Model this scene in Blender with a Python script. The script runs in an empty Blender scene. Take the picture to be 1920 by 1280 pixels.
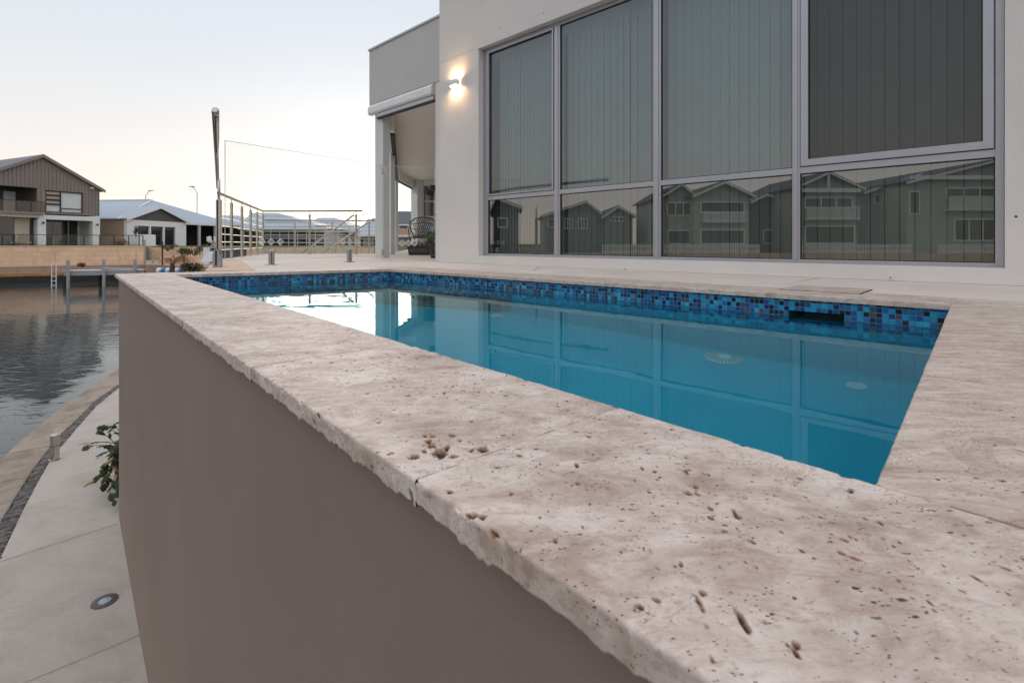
import bpy, bmesh, math, random
import numpy as np
from mathutils import Vector, noise as mnoise
R = math.radians
random.seed(7)
scene = bpy.context.scene

# ------------------------------------------------------------------ camera, sky, sun, exposure
FPX, CX, HY, EYE = 935.0, 960.0, 457.0, 0.26      # focal length and horizon in pixels of a 1920 wide frame; eye height over the deck
cam = bpy.data.cameras.new('camera'); camo = bpy.data.objects.new('camera', cam)
scene.collection.objects.link(camo); scene.camera = camo
camo.location = (0, 0, EYE); camo.rotation_euler = (R(90), 0, 0)
cam.sensor_width = 36; cam.lens = FPX / 1920 * 36; cam.shift_y = -183 / 1920
cam.dof.use_dof = True; cam.dof.focus_distance = 1.7; cam.dof.aperture_fstop = 11
cam.clip_start = 0.02; cam.clip_end = 3000

SUN_EL, SUN_AZ = R(4.0), R(-14)                   # low after-sunset glow behind the far houses
world = bpy.data.worlds.new('World'); scene.world = world; world.use_nodes = True
wn, wl = world.node_tree.nodes, world.node_tree.links
bg = wn['Background']; bg.inputs['Strength'].default_value = 0.15
sky = wn.new('ShaderNodeTexSky'); sky.sky_type = 'NISHITA'; sky.sun_disc = False
sky.sun_elevation = SUN_EL; sky.sun_rotation = SUN_AZ
sky.air_density = 1.0; sky.dust_density = 1.2; sky.ozone_density = 2.0
hs = wn.new('ShaderNodeHueSaturation'); hs.inputs['Saturation'].default_value = 0.42
wl.new(sky.outputs['Color'], hs.inputs['Color'])
# sky gradient by height, brightened overhead out of view to light walls and paving
tc = wn.new('ShaderNodeTexCoord'); sx = wn.new('ShaderNodeSeparateXYZ'); wl.new(tc.outputs['Generated'], sx.inputs[0])
rp = wn.new('ShaderNodeValToRGB'); wl.new(sx.outputs['Z'], rp.inputs[0])
els = rp.color_ramp.elements
els[0].position = 0.0; els[0].color = (4.25, 3.55, 3.0, 1)
els[1].position = 1.0; els[1].color = (4.9, 5.0, 5.3, 1)
for p, c in ((0.05, (4.0, 3.5, 3.1, 1)), (0.15, (3.65, 3.5, 3.4, 1)), (0.30, (3.15, 3.3, 3.5, 1)), (0.45, (2.95, 3.2, 3.55, 1)), (0.7, (4.5, 4.6, 4.9, 1))):
    e = els.new(p); e.color = c
mx = wn.new('ShaderNodeMix'); mx.data_type = 'RGBA'; mx.inputs[0].default_value = 0.88
wl.new(hs.outputs['Color'], mx.inputs[6]); wl.new(rp.outputs['Color'], mx.inputs[7])
wl.new(mx.outputs[2], bg.inputs['Color'])

sl = bpy.data.lights.new('sun', 'SUN'); slo = bpy.data.objects.new('sun', sl); scene.collection.objects.link(slo)
sl.energy = 0.3; sl.angle = R(25); sl.color = (1.0, 0.80, 0.62)
sd = Vector((math.sin(SUN_AZ) * math.cos(R(9)), math.cos(SUN_AZ) * math.cos(R(9)), math.sin(R(9))))
slo.rotation_euler = sd.to_track_quat('Z', 'Y').to_euler()
scene.view_settings.view_transform = 'Standard'; scene.view_settings.look = 'None'
scene.view_settings.exposure = 0.8; scene.view_settings.gamma = 1
scene.render.engine = 'CYCLES'
scene.cycles.caustics_refractive = True; scene.cycles.caustics_reflective = True
scene.cycles.max_bounces = 14; scene.cycles.transmission_bounces = 10; scene.cycles.transparent_max_bounces = 24

# ------------------------------------------------------------------ pixel -> place
def V(px, py, Y): return Vector(((px - CX) / FPX * Y, Y, EYE - (py - HY) / FPX * Y))
def G(px, py, z=0.0):
    Y = (EYE - z) * FPX / (py - HY); return Vector(((px - CX) / FPX * Y, Y, z))
class Fr:
    """upright frame: u runs along a facade, v goes into the building"""
    def __init__(s, o, u, v=None, mir=None):
        s.o = Vector((o[0], o[1])); s.u = Vector(u).normalized()
        if v is None:
            v = Vector((-s.u.y, s.u.x))
            if v.dot(s.o) < 0: v = -v
        s.v = Vector(v).normalized(); s.mir = mir
    def P(s, u, v, z):
        p = s.o + s.u * u + s.v * v
        q = Vector((p.x, p.y, z)); return s.mir(q) if s.mir else q
    def at(s, px, py, v=0.0):
        k = (px - CX) / FPX; o = s.o + s.v * v
        u = (k * o.y - o.x) / (s.u.x - k * s.u.y); Y = o.y + u * s.u.y
        return u, EYE - (py - HY) / FPX * Y
    def U(s, px, v=0.0): return s.at(px, 0, v)[0]
    def Z(s, px, py, v=0.0): return s.at(px, py, v)[1]

# ------------------------------------------------------------------ mesh helpers
class MB:
    def __init__(s): s.v = []; s.f = []; s.uv = None
    def quad(s, a, b, c, d):
        n = len(s.v); s.v += [tuple(a), tuple(b), tuple(c), tuple(d)]; s.f.append((n, n+1, n+2, n+3)); return s
    def hexa(s, p):
        n = len(s.v); s.v += [tuple(q) for q in p]
        for f in ((0,3,2,1),(4,5,6,7),(0,1,5,4),(1,2,6,5),(2,3,7,6),(3,0,4,7)): s.f.append(tuple(n+i for i in f))
        return s
    def box(s, fr, u0, u1, v0, v1, z0, z1):
        P = fr.P
        return s.hexa([P(u0,v0,z0),P(u1,v0,z0),P(u1,v1,z0),P(u0,v1,z0),P(u0,v0,z1),P(u1,v0,z1),P(u1,v1,z1),P(u0,v1,z1)])
    def wbox(s, x0, x1, y0, y1, z0, z1):
        return s.hexa([(x0,y0,z0),(x1,y0,z0),(x1,y1,z0),(x0,y1,z0),(x0,y0,z1),(x1,y0,z1),(x1,y1,z1),(x0,y1,z1)])
    def ext(s, lo, hi):
        n = len(s.v); k = len(lo); s.v += [tuple(q) for q in lo] + [tuple(q) for q in hi]
        s.f.append(tuple(range(n+k-1, n-1, -1))); s.f.append(tuple(range(n+k, n+2*k)))
        for i in range(k): j = (i+1) % k; s.f.append((n+i, n+j, n+k+j, n+k+i))
        return s
    def poly(s, fr, uz, v0, v1): return s.ext([fr.P(u,v0,z) for u,z in uz], [fr.P(u,v1,z) for u,z in uz])
    def prism(s, xy, z0, z1): return s.ext([(p[0],p[1],z0) for p in xy], [(p[0],p[1],z1) for p in xy])
    def sheet(s, pts):
        n = len(s.v); s.v += [tuple(p) for p in pts]; s.f.append(tuple(range(n, n+len(pts)))); return s
    def tube(s, pts, rad, n=10, cap=True):
        pts = [Vector(p) for p in pts]
        if not hasattr(rad, '__len__'): rad = [rad] * len(pts)
        base = len(s.v); prev = None
        for i, p in enumerate(pts):
            d = (pts[min(i+1, len(pts)-1)] - pts[max(i-1, 0)]).normalized()
            if prev is None: a = d.orthogonal().normalized()
            else:
                a = (prev - d * prev.dot(d)); a = a.normalized() if a.length > 1e-6 else d.orthogonal().normalized()
            prev = a; b = d.cross(a)
            for k in range(n):
                t = 2*math.pi*k/n; s.v.append(tuple(p + (a*math.cos(t) + b*math.sin(t))*rad[i]))
        for i in range(len(pts)-1):
            for k in range(n):
                j = (k+1) % n; s.f.append((base+i*n+k, base+i*n+j, base+(i+1)*n+j, base+(i+1)*n+k))
        if cap:
            s.f.append(tuple(base+k for k in range(n-1, -1, -1))); m = base+(len(pts)-1)*n; s.f.append(tuple(m+k for k in range(n)))
        return s
    def lathe(s, c, prof, n=24, cap=True):
        base = len(s.v); c = Vector(c)
        for r_, z in prof:
            for k in range(n):
                t = 2*math.pi*k/n; s.v.append((c.x+r_*math.cos(t), c.y+r_*math.sin(t), c.z+z))
        for i in range(len(prof)-1):
            for k in range(n):
                j = (k+1) % n; s.f.append((base+i*n+k, base+i*n+j, base+(i+1)*n+j, base+(i+1)*n+k))
        if cap:
            s.f.append(tuple(base+k for k in range(n-1,-1,-1))); m = base+(len(prof)-1)*n; s.f.append(tuple(m+k for k in range(n)))
        return s
    def build(s, name, mat, parent=None, smooth=False, bevel=0, fixn=True):
        me = bpy.data.meshes.new(name); me.from_pydata([Vector(v) for v in s.v], [], s.f)
        if s.uv:
            uvl = me.uv_layers.new(name='UVMap')
            for l in me.loops: uvl.data[l.index].uv = s.uv[l.vertex_index]
        if fixn and len(s.f) < 60000:
            bm = bmesh.new(); bm.from_mesh(me); bmesh.ops.recalc_face_normals(bm, faces=bm.faces); bm.to_mesh(me); bm.free()
        o = bpy.data.objects.new(name, me); scene.collection.objects.link(o)
        if mat: me.materials.append(mat)
        if smooth: me.polygons.foreach_set('use_smooth', [True]*len(me.polygons))
        if parent:
            o.parent = parent; o.matrix_parent_inverse = parent.matrix_world.inverted() if False else o.matrix_parent_inverse
            o.location = -Vector(parent['_w']) if '_w' in parent else (0,0,0)
        if bevel:
            m = o.modifiers.new('bevel', 'BEVEL'); m.width = bevel; m.segments = 2; m.limit_method = 'ANGLE'
        return o
def tag(o, label=None, cat=None, group=None, kind=None):
    if label: o['label'] = label
    if cat: o['category'] = cat
    if group: o['group'] = group
    if kind: o['kind'] = kind
    return o
ROOTS = []
def empty(name, loc, label=None, cat=None, group=None):
    o = bpy.data.objects.new(name, None); scene.collection.objects.link(o); o.location = loc
    o['_w'] = [loc[0], loc[1], loc[2]]; o.empty_display_size = 0.1; ROOTS.append(o)
    return tag(o, label, cat, group)
def struct(name, mb, mat, **k): return tag(mb.build(name, mat, **k), kind='structure')

# ------------------------------------------------------------------ materials
def newmat(name):
    m = bpy.data.materials.new(name); m.use_nodes = True
    nt = m.node_tree; return m, nt, nt.nodes, nt.links, nt.nodes['Principled BSDF']
def L(nt, a, b): nt.links.new(a, b)
def coords(nt, scale=(1,1,1), rot=(0,0,0), rnd=0.0):
    t = nt.nodes.new('ShaderNodeTexCoord'); mp = nt.nodes.new('ShaderNodeMapping')
    mp.inputs['Scale'].default_value = scale; mp.inputs['Rotation'].default_value = rot
    src = t.outputs['Object']
    if rnd:
        oi = nt.nodes.new('ShaderNodeObjectInfo'); mu = nt.nodes.new('ShaderNodeMath'); mu.operation = 'MULTIPLY'; mu.inputs[1].default_value = rnd
        L(nt, oi.outputs['Random'], mu.inputs[0]); ad = nt.nodes.new('ShaderNodeVectorMath'); ad.operation = 'ADD'
        L(nt, src, ad.inputs[0]); L(nt, mu.outputs[0], ad.inputs[1]); src = ad.outputs[0]
    L(nt, src, mp.inputs['Vector']); return mp.outputs[0]
def noise(nt, vec, scale, detail=5, rough=0.55, dist=0):
    n = nt.nodes.new('ShaderNodeTexNoise'); n.inputs['Scale'].default_value = scale; n.inputs['Detail'].default_value = detail
    n.inputs['Roughness'].default_value = rough; n.inputs['Distortion'].default_value = dist
    if vec is not None: L(nt, vec, n.inputs['Vector'])
    return n.outputs['Fac']
def ramp(nt, fac, stops, interp='LINEAR'):
    r_ = nt.nodes.new('ShaderNodeValToRGB'); r_.color_ramp.interpolation = interp; e = r_.color_ramp.elements
    while len(e) > 1: e.remove(e[0])
    for i, (p, c) in enumerate(stops):
        if not hasattr(c, '__len__'): c = (c, c, c)
        k = e[0] if i == 0 else e.new(p)
        k.position = p; k.color = (c[0], c[1], c[2], 1)
    L(nt, fac, r_.inputs[0]); return r_.outputs['Color']
def mix(nt, fac, a, b, mode='MIX'):
    m = nt.nodes.new('ShaderNodeMix'); m.data_type = 'RGBA'; m.blend_type = mode
    for s_, x in ((m.inputs[0], fac), (m.inputs[6], a), (m.inputs[7], b)):
        if isinstance(x, (int, float)): s_.default_value = x if s_ == m.inputs[0] else (x, x, x, 1)
        elif isinstance(x, tuple): s_.default_value = (x[0], x[1], x[2], 1)
        else: L(nt, x, s_)
    return m.outputs[2]
def math_(nt, op, a, b=0.0, clamp=False):
    m = nt.nodes.new('ShaderNodeMath'); m.operation = op; m.use_clamp = clamp
    for i, x in enumerate((a, b)):
        if isinstance(x, (int, float)): m.inputs[i].default_value = x
        else: L(nt, x, m.inputs[i])
    return m.outputs[0]
def bump(nt, h, strength, dist, prev=None):
    b = nt.nodes.new('ShaderNodeBump'); b.inputs['Strength'].default_value = strength; b.inputs['Distance'].default_value = dist
    L(nt, h, b.inputs['Height'])
    if prev is not None: L(nt, prev, b.inputs['Normal'])
    return b.outputs['Normal']
def sc(c, k): return tuple(min(1, x*k) for x in c)
def M(name, col, rough=0.6, var=0.12, scale=3.0, bst=0.15, bsc=60, bdist=0.003, metal=0.0, streak=None, spec=0.5):
    m, nt, N, _, p = newmat(name)
    v = coords(nt); s3 = coords(nt, streak) if streak else v
    n1 = noise(nt, s3, scale, 6, 0.6)
    c = ramp(nt, n1, [(0.25, sc(col, 1-var)), (0.75, sc(col, 1+var))]); L(nt, c, p.inputs['Base Color'])
    p.inputs['Roughness'].default_value = rough; p.inputs['Metallic'].default_value = metal
    p.inputs['Specular IOR Level'].default_value = spec
    if bst: L(nt, bump(nt, noise(nt, v, bsc, 4, 0.6), bst, bdist), p.inputs['Normal'])
    return m
def glassmat(name, tint, ior=1.5, rough=0.0, gcol=(0.95,0.97,0.98)):
    m, nt, N, _, p = newmat(name); N.remove(p)
    tr = N.new('ShaderNodeBsdfTransparent'); tr.inputs[0].default_value = (*tint, 1)
    gl = N.new('ShaderNodeBsdfGlossy'); gl.inputs['Roughness'].default_value = rough; gl.inputs['Color'].default_value = (*gcol, 1)
    fr = N.new('ShaderNodeFresnel'); fr.inputs['IOR'].default_value = ior
    # the sheet is one face thick: use the front value from either side
    geo = N.new('ShaderNodeNewGeometry'); ms = N.new('ShaderNodeMixShader')
    iv = math_(nt, 'ADD', math_(nt, 'MULTIPLY', geo.outputs['Backfacing'], 1/ior - ior), ior)
    L(nt, iv, fr.inputs['IOR'])
    fr2 = math_(nt, 'ABSOLUTE', fr.outputs[0])
    inv = math_(nt, 'ADD', math_(nt, 'MULTIPLY', geo.outputs['Backfacing'], 0.0), 0.0)
    L(nt, fr2, ms.inputs[0]); L(nt, tr.outputs[0], ms.inputs[1]); L(nt, gl.outputs[0], ms.inputs[2])
    L(nt, ms.outputs[0], N['Material Output'].inputs['Surface'])
    return m

def travertine(name, tone=1.0, streaky=0.08, ang=-8, tint=(0.975,0.885,0.83)):
    m, nt, N, _, p = newmat(name)
    v = coords(nt, rnd=37.0); vs = coords(nt, (1.0, 4.5, 4.5), (0,0,R(ang)), rnd=23.0); vb = coords(nt, (1.0, 1.45, 1.45), (0,0,R(ang)), rnd=31.0)
    big = noise(nt, vb, 4.6, 10, 0.68, 0.45); med = noise(nt, vb, 13, 9, 0.70, 0.6); st = noise(nt, vs, 7, 10, 0.7, 0.9); fine = noise(nt, vb, 75, 6, 0.72, 0.6)
    blot = ramp(nt, big, [(0.34, (0.34,0.27,0.235)), (0.43, (0.48,0.41,0.37)), (0.49, (0.63,0.575,0.54)), (0.56, (0.76,0.735,0.72)), (0.66, (0.62,0.565,0.53)), (0.74, (0.48,0.42,0.38))])
    medc = ramp(nt, med, [(0.36, (0.32,0.25,0.215)), (0.44, (0.50,0.425,0.385)), (0.52, (0.66,0.61,0.575)), (0.62, (0.80,0.78,0.765))])
    strk = ramp(nt, st, [(0.33, (0.33,0.26,0.215)), (0.45, (0.55,0.475,0.425)), (0.56, (0.68,0.625,0.585)), (0.68, (0.74,0.71,0.69)), (0.76, (0.52,0.46,0.42))])
    c = mix(nt, 0.5, blot, medc); c = mix(nt, streaky, c, strk)
    c = mix(nt, ramp(nt, fine, [(0.35, 0.5), (0.46, 0.0)]), c, (0.36,0.27,0.22))
    # taupe filled patches with crisp rims, and hair veins
    vein = noise(nt, vb, 6.5, 8, 0.72, 0.8)
    c = mix(nt, ramp(nt, vein, [(0.57, 0.0), (0.61, 0.38), (0.68, 0.25), (0.74, 0.1)]), c, (0.335,0.265,0.22))
    hv = noise(nt, vs, 2.6, 6, 0.6, 3.0); c = mix(nt, ramp(nt, hv, [(0.492, 0.0), (0.50, 0.55), (0.508, 0.0)]), c, (0.36,0.25,0.18))
    rust = noise(nt, v, 12, 5, 0.6); c = mix(nt, ramp(nt, rust, [(0.66, 0.0), (0.76, 0.5)]), c, (0.50,0.31,0.18))
    # small holes, thick in some clouds and rare elsewhere
    def holes(scl, thr, gain, sharp, rot):
        vo = N.new('ShaderNodeTexVoronoi'); vo.inputs['Scale'].default_value = scl; vo.inputs['Randomness'].default_value = 1.0
        wv = N.new('ShaderNodeVectorMath'); wv.operation = 'ADD'
        nn = N.new('ShaderNodeTexNoise'); nn.inputs['Scale'].default_value = scl*1.6; L(nt, v, nn.inputs['Vector'])
        sc_ = N.new('ShaderNodeVectorMath'); sc_.operation = 'SCALE'; sc_.inputs['Scale'].default_value = 0.9/scl; L(nt, nn.outputs['Color'], sc_.inputs[0])
        L(nt, coords(nt, (0.7, 1.5, 1.2), (0,0,R(rot)), rnd=11.0), wv.inputs[0]); L(nt, sc_.outputs[0], wv.inputs[1]); L(nt, wv.outputs[0], vo.inputs['Vector'])
        wn_ = N.new('ShaderNodeTexWhiteNoise'); L(nt, vo.outputs['Color'], wn_.inputs['Vector'])
        cl = noise(nt, v, scl/11, 5, 0.65)
        rad = math_(nt, 'MINIMUM', 0.34, math_(nt, 'MULTIPLY', math_(nt, 'POWER', wn_.outputs['Value'], 2.4), math_(nt, 'MULTIPLY', math_(nt, 'SUBTRACT', cl, thr, True), gain)))
        return math_(nt, 'MULTIPLY', math_(nt, 'SUBTRACT', rad, vo.outputs['Distance']), sharp, True)
    pm = math_(nt, 'MAXIMUM', holes(120, 0.44, 2.3, 16.0, -12), holes(290, 0.39, 2.8, 14.0, 20))
    at = N.new('ShaderNodeAttribute'); at.attribute_name = 'pit'
    pit = pm
    dirt = ramp(nt, noise(nt, v, 42, 3), [(0.36, (0.025,0.018,0.016)), (0.52, (0.09,0.05,0.032)), (0.64, (0.22,0.125,0.07)), (0.72, (0.045,0.035,0.03))])
    c = mix(nt, math_(nt, 'MULTIPLY', pit, 0.93), c, dirt)
    c = mix(nt, ramp(nt, at.outputs['Fac'], [(0.02, 0.0), (0.30, 0.85)]), c, (0.26,0.145,0.075)); c = mix(nt, ramp(nt, at.outputs['Fac'], [(0.35, 0.0), (0.75, 0.95)]), c, (0.035,0.02,0.013))
    c = mix(nt, 1.0, c, (tone*tint[0], tone*tint[1], tone*tint[2]), 'MULTIPLY')
    L(nt, c, p.inputs['Base Color']); p.inputs['Roughness'].default_value = 0.55; p.inputs['Specular IOR Level'].default_value = 0.3
    h = math_(nt, 'SUBTRACT', math_(nt, 'ADD', math_(nt, 'MULTIPLY', st, 0.14), math_(nt, 'MULTIPLY', fine, 0.20)), math_(nt, 'MULTIPLY', pm, 1.3))
    nb = bump(nt, h, 0.5, 0.002)
    L(nt, bump(nt, noise(nt, v, 420, 3, 0.7), 0.22, 0.0007, nb), p.inputs['Normal'])
    return m

def mosaic(name):
    m, nt, N, _, p = newmat(name)
    uv = N.new('ShaderNodeUVMap'); mp = N.new('ShaderNodeVectorMath'); mp.operation = 'SCALE'; mp.inputs['Scale'].default_value = 1/0.0245
    L(nt, uv.outputs[0], mp.inputs[0])
    fl = N.new('ShaderNodeVectorMath'); fl.operation = 'FLOOR'; L(nt, mp.outputs[0], fl.inputs[0])
    fc = N.new('ShaderNodeVectorMath'); fc.operation = 'FRACTION'; L(nt, mp.outputs[0], fc.inputs[0])
    w = N.new('ShaderNodeTexWhiteNoise'); w.noise_dimensions = '3D'; L(nt, fl.outputs[0], w.inputs['Vector'])
    col = ramp(nt, w.outputs['Value'], [(0, (0.006,0.010,0.03)), (0.17, (0.008,0.03,0.12)), (0.30, (0.010,0.09,0.30)), (0.44, (0.010,0.17,0.42)),
        (0.64, (0.010,0.32,0.60)), (0.82, (0.02,0.44,0.64)), (0.88, (0.010,0.06,0.22)), (0.94, (0.10,0.075,0.065))], 'CONSTANT')
    nz = noise(nt, mp.outputs[0], 1.4, 4, 0.7); col = mix(nt, ramp(nt, nz, [(0.35, 0.28), (0.6, 0.0)]), col, (0.01,0.04,0.14))
    s = N.new('ShaderNodeSeparateXYZ'); L(nt, fc.outputs[0], s.inputs[0])
    def edge(a): return math_(nt, 'MINIMUM', a, math_(nt, 'SUBTRACT', 1.0, a))
    d = math_(nt, 'MINIMUM', edge(s.outputs['X']), edge(s.outputs['Y']))
    g = ramp(nt, d, [(0.045, 1.0), (0.085, 0.0)])
    c = mix(nt, g, col, (0.10,0.17,0.22)); L(nt, c, p.inputs['Base Color'])
    L(nt, math_(nt, 'ADD', math_(nt, 'MULTIPLY', g, 0.55), 0.08), p.inputs['Roughness'])
    L(nt, bump(nt, ramp(nt, d, [(0.02, 0.0), (0.12, 1.0)]), 0.5, 0.0015), p.inputs['Normal'])
    return m

def render_wall(name, col, patch=0.10, bst=0.35, bsc=320, dist=0.0012):
    m, nt, N, _, p = newmat(name)
    v = coords(nt); n1 = noise(nt, v, 1.7, 6, 0.6, 0.5); n2 = noise(nt, coords(nt, (6,6,0.5)), 2.2, 5, 0.6)
    c = ramp(nt, n1, [(0.3, sc(col, 1-patch)), (0.7, sc(col, 1+patch))])
    c = mix(nt, ramp(nt, n2, [(0.52, 0.0), (0.75, 0.12)]), c, sc(col, 0.80))
    L(nt, c, p.inputs['Base Color']); p.inputs['Roughness'].default_value = 0.8; p.inputs['Specular IOR Level'].default_value = 0.25
    nb = bump(nt, noise(nt, v, bsc, 4, 0.65), bst, dist)
    L(nt, bump(nt, noise(nt, v, 22, 3, 0.5), 0.12, 0.004, nb), p.inputs['Normal'])
    return m

MT = {}
MT['trav'] = travertine('travertine')
MT['trav_deck'] = travertine('travertine_dull', 0.93, 0.75)
MT['trav_streak'] = travertine('travertine_streaked', 0.97, 0.62, -4)
MT['mosaic'] = mosaic('blue_glass_mosaic')
MT['taupe'] = render_wall('taupe_render', (0.275,0.21,0.178), 0.06, 0.45, 300, 0.0016)
MT['white_render'] = render_wall('cream_render', (0.66,0.63,0.605), 0.04, 0.22, 240)
MT['grey_render'] = render_wall('pale_grey_render', (0.52,0.505,0.50), 0.04, 0.2, 200)
MT['ceiling'] = M('ceiling_paint', (0.80,0.77,0.71), 0.8, 0.04)
MT['column'] = M('column_paint', (0.60,0.61,0.60), 0.6, 0.05)
MT['alu'] = M('grey_aluminium', (0.40,0.40,0.435), 0.38, 0.06, 2, 0.03, 200, 0.001, 0.55)
MT['steel'] = M('brushed_steel', (0.55,0.52,0.48), 0.28, 0.12, 8, 0.04, 300, 0.0006, 1.0)
MT['steel_dark'] = M('steel_clamp', (0.40,0.41,0.44), 0.35, 0.1, 8, 0.04, 300, 0.0006, 0.9)
MT['black'] = M('black_plastic', (0.012,0.012,0.014), 0.45, 0.2)
MT['white'] = M('white_paint', (0.72,0.72,0.73), 0.5, 0.05)
MT['seal'] = M('rubber_seal', (0.02,0.02,0.022), 0.7, 0.1)
MT['deck'] = render_wall('deck_stone', (0.68,0.595,0.54), 0.08, 0.3, 150)
MT['orange_stone'] = M('warm_sandstone', (0.62,0.44,0.30), 0.75, 0.14, 5, 0.3, 90, 0.003)
MT['mortar'] = M('mortar', (0.46,0.38,0.33), 0.9, 0.25, 30, 0.4, 200, 0.002)
MT['winglass'] = glassmat('window_glass', (0.37,0.45,0.455), 2.1)
MT['winglass_low'] = glassmat('lower_window_glass', (0.34,0.37,0.355), 2.55)
MT['winglass_dark'] = glassmat('dark_window_glass', (0.24,0.26,0.25), 1.62)
MT['clear'] = glassmat('clear_glass', (0.93,0.965,0.95), 1.38)
MT['glass_edge'] = M('glass_edge', (0.50,0.60,0.57), 0.2, 0.05, 3, 0)
MT['far_glass'] = M('far_window_glass', (0.015,0.02,0.025), 0.06, 0.4, 1.5, 0, spec=0.9)
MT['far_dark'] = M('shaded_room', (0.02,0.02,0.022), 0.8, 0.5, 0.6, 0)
MT['blind'] = M('blind_fabric', (0.74,0.74,0.71), 0.85, 0.05, 6, 0.2, 400, 0.0006)
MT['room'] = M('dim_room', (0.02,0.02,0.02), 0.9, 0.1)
MT['marker'] = M('frosted_marker', (0.86,0.84,0.78), 0.7, 0.03, 5, 0)

# limestone blocks of the far bank
def limestone(name, bw=1.1, bh=0.36, c1=(0.80,0.58,0.40), c2=(0.74,0.52,0.35), mort=(0.58,0.42,0.29), fr=None):
    m, nt, N, _, p = newmat(name)
    uv = N.new('ShaderNodeUVMap'); b = N.new('ShaderNodeTexBrick'); L(nt, uv.outputs[0], b.inputs['Vector'])
    b.inputs['Scale'].default_value = 1; b.inputs['Brick Width'].default_value = bw; b.inputs['Row Height'].default_value = bh
    b.inputs['Mortar Size'].default_value = 0.012; b.inputs['Color1'].default_value = (*c1,1); b.inputs['Color2'].default_value = (*c2,1); b.inputs['Mortar'].default_value = (*mort,1)
    n1 = noise(nt, uv.outputs[0], 0.6, 6, 0.65); c = mix(nt, ramp(nt, n1, [(0.44, 0.0), (0.70, 0.35)]), b.outputs['Color'], sc(c2, 0.62))
    st = noise(nt, coords(nt, (1.2,1.2,0.22)), 2.6, 6, 0.7); c = mix(nt, ramp(nt, st, [(0.55, 0.0), (0.72, 0.45)]), c, (0.26,0.17,0.11))
    L(nt, c, p.inputs['Base Color']); p.inputs['Roughness'].default_value = 0.9
    L(nt, bump(nt, noise(nt, uv.outputs[0], 9, 5), 0.4, 0.03), p.inputs['Normal']); return m
MT['limestone'] = limestone('limestone_blocks')
MT['seawall'] = limestone('sea_wall_stone', 1.8, 0.5, (0.52,0.36,0.26), (0.42,0.28,0.20), (0.20,0.13,0.10))
MT['tide'] = M('tide_stained_stone', (0.022,0.018,0.014), 0.6, 0.4, 2.0, 0.4, 8, 0.03)
MT['rust_stone'] = M('rust_stained_stone', (0.42,0.20,0.07), 0.8, 0.35, 1.6, 0.4, 8, 0.03)

def lengthuv(mb, fr, u0, u1, v, z0, z1, n=1):
    a = len(mb.v)
    mb.quad(fr.P(u0,v,z0), fr.P(u1,v,z0), fr.P(u1,v,z1), fr.P(u0,v,z1))
    if mb.uv is None: mb.uv = []
    mb.uv += [(u0,z0),(u1,z0),(u1,z1),(u0,z1)]
def uvbox(mb, fr, u0, u1, v0, v1, z0, z1):
    P = fr.P
    if mb.uv is None: mb.uv = []
    for q in ((( u0,v0,z0),(u1,v0,z0),(u1,v0,z1),(u0,v0,z1)), ((u0,v1,z0),(u1,v1,z0),(u1,v1,z1),(u0,v1,z1)),
              ((u0,v0,z0),(u0,v1,z0),(u0,v1,z1),(u0,v0,z1)), ((u1,v0,z0),(u1,v1,z0),(u1,v1,z1),(u1,v0,z1)),
              ((u0,v0,z1),(u1,v0,z1),(u1,v1,z1),(u0,v1,z1))):
        mb.quad(*[P(*c) for c in q])
    mb.uv += [(u0,z0),(u1,z0),(u1,z1),(u0,z1)]*2 + [(v0,z0),(v1,z0),(v1,z1),(v0,z1)]*2 + [(u0,v0),(u1,v0),(u1,v1),(u0,v1)]

# ------------------------------------------------------------------ numpy value noise
def _h(ix, iy, s):
    n = (ix.astype(np.int64)*374761393 + iy.astype(np.int64)*668265263 + s*974711) & 0x7fffffff
    n = ((n ^ (n >> 13)) * 1274126177) & 0x7fffffff
    return ((n ^ (n >> 16)) & 0xffff) / 65535.0
def vnoise(x, y, s=0):
    ix, iy = np.floor(x), np.floor(y); fx, fy = x-ix, y-iy; fx = fx*fx*(3-2*fx); fy = fy*fy*(3-2*fy)
    a, b, c, d = _h(ix,iy,s), _h(ix+1,iy,s), _h(ix,iy+1,s), _h(ix+1,iy+1,s)
    return (a*(1-fx)+b*fx)*(1-fy) + (c*(1-fx)+d*fx)*fy
def fbm(x, y, s=0, o=5, g=0.55):
    t = 0; A = 1; n = 0
    for i in range(o): t = t + A*vnoise(x*2**i, y*2**i, s+i*7); n += A; A *= g
    return t/n - 0.5

# ------------------------------------------------------------------ pool plan (deck level is z = 0)
A, B, C, D = G(327,514.8), G(728.3,504.2), G(1783.6,569.9), G(1641.3,905.9)
P1 = G(215.3,513.4)
DIRN = Vector((0.8848, -1, 0)).normalized()                 # along the near coping, towards the viewer
NIN = Vector((-DIRN.y, DIRN.x, 0)); NIN = NIN if NIN.dot(D - P1) > 0 else -NIN
E2 = G(759, 499.8); FR_ = G(1920, 564.8); FDIR = (FR_ - E2).normalized()
EXT = FR_ + FDIR * 1.6
WATER_Z, T = -0.115, 0.027

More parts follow.
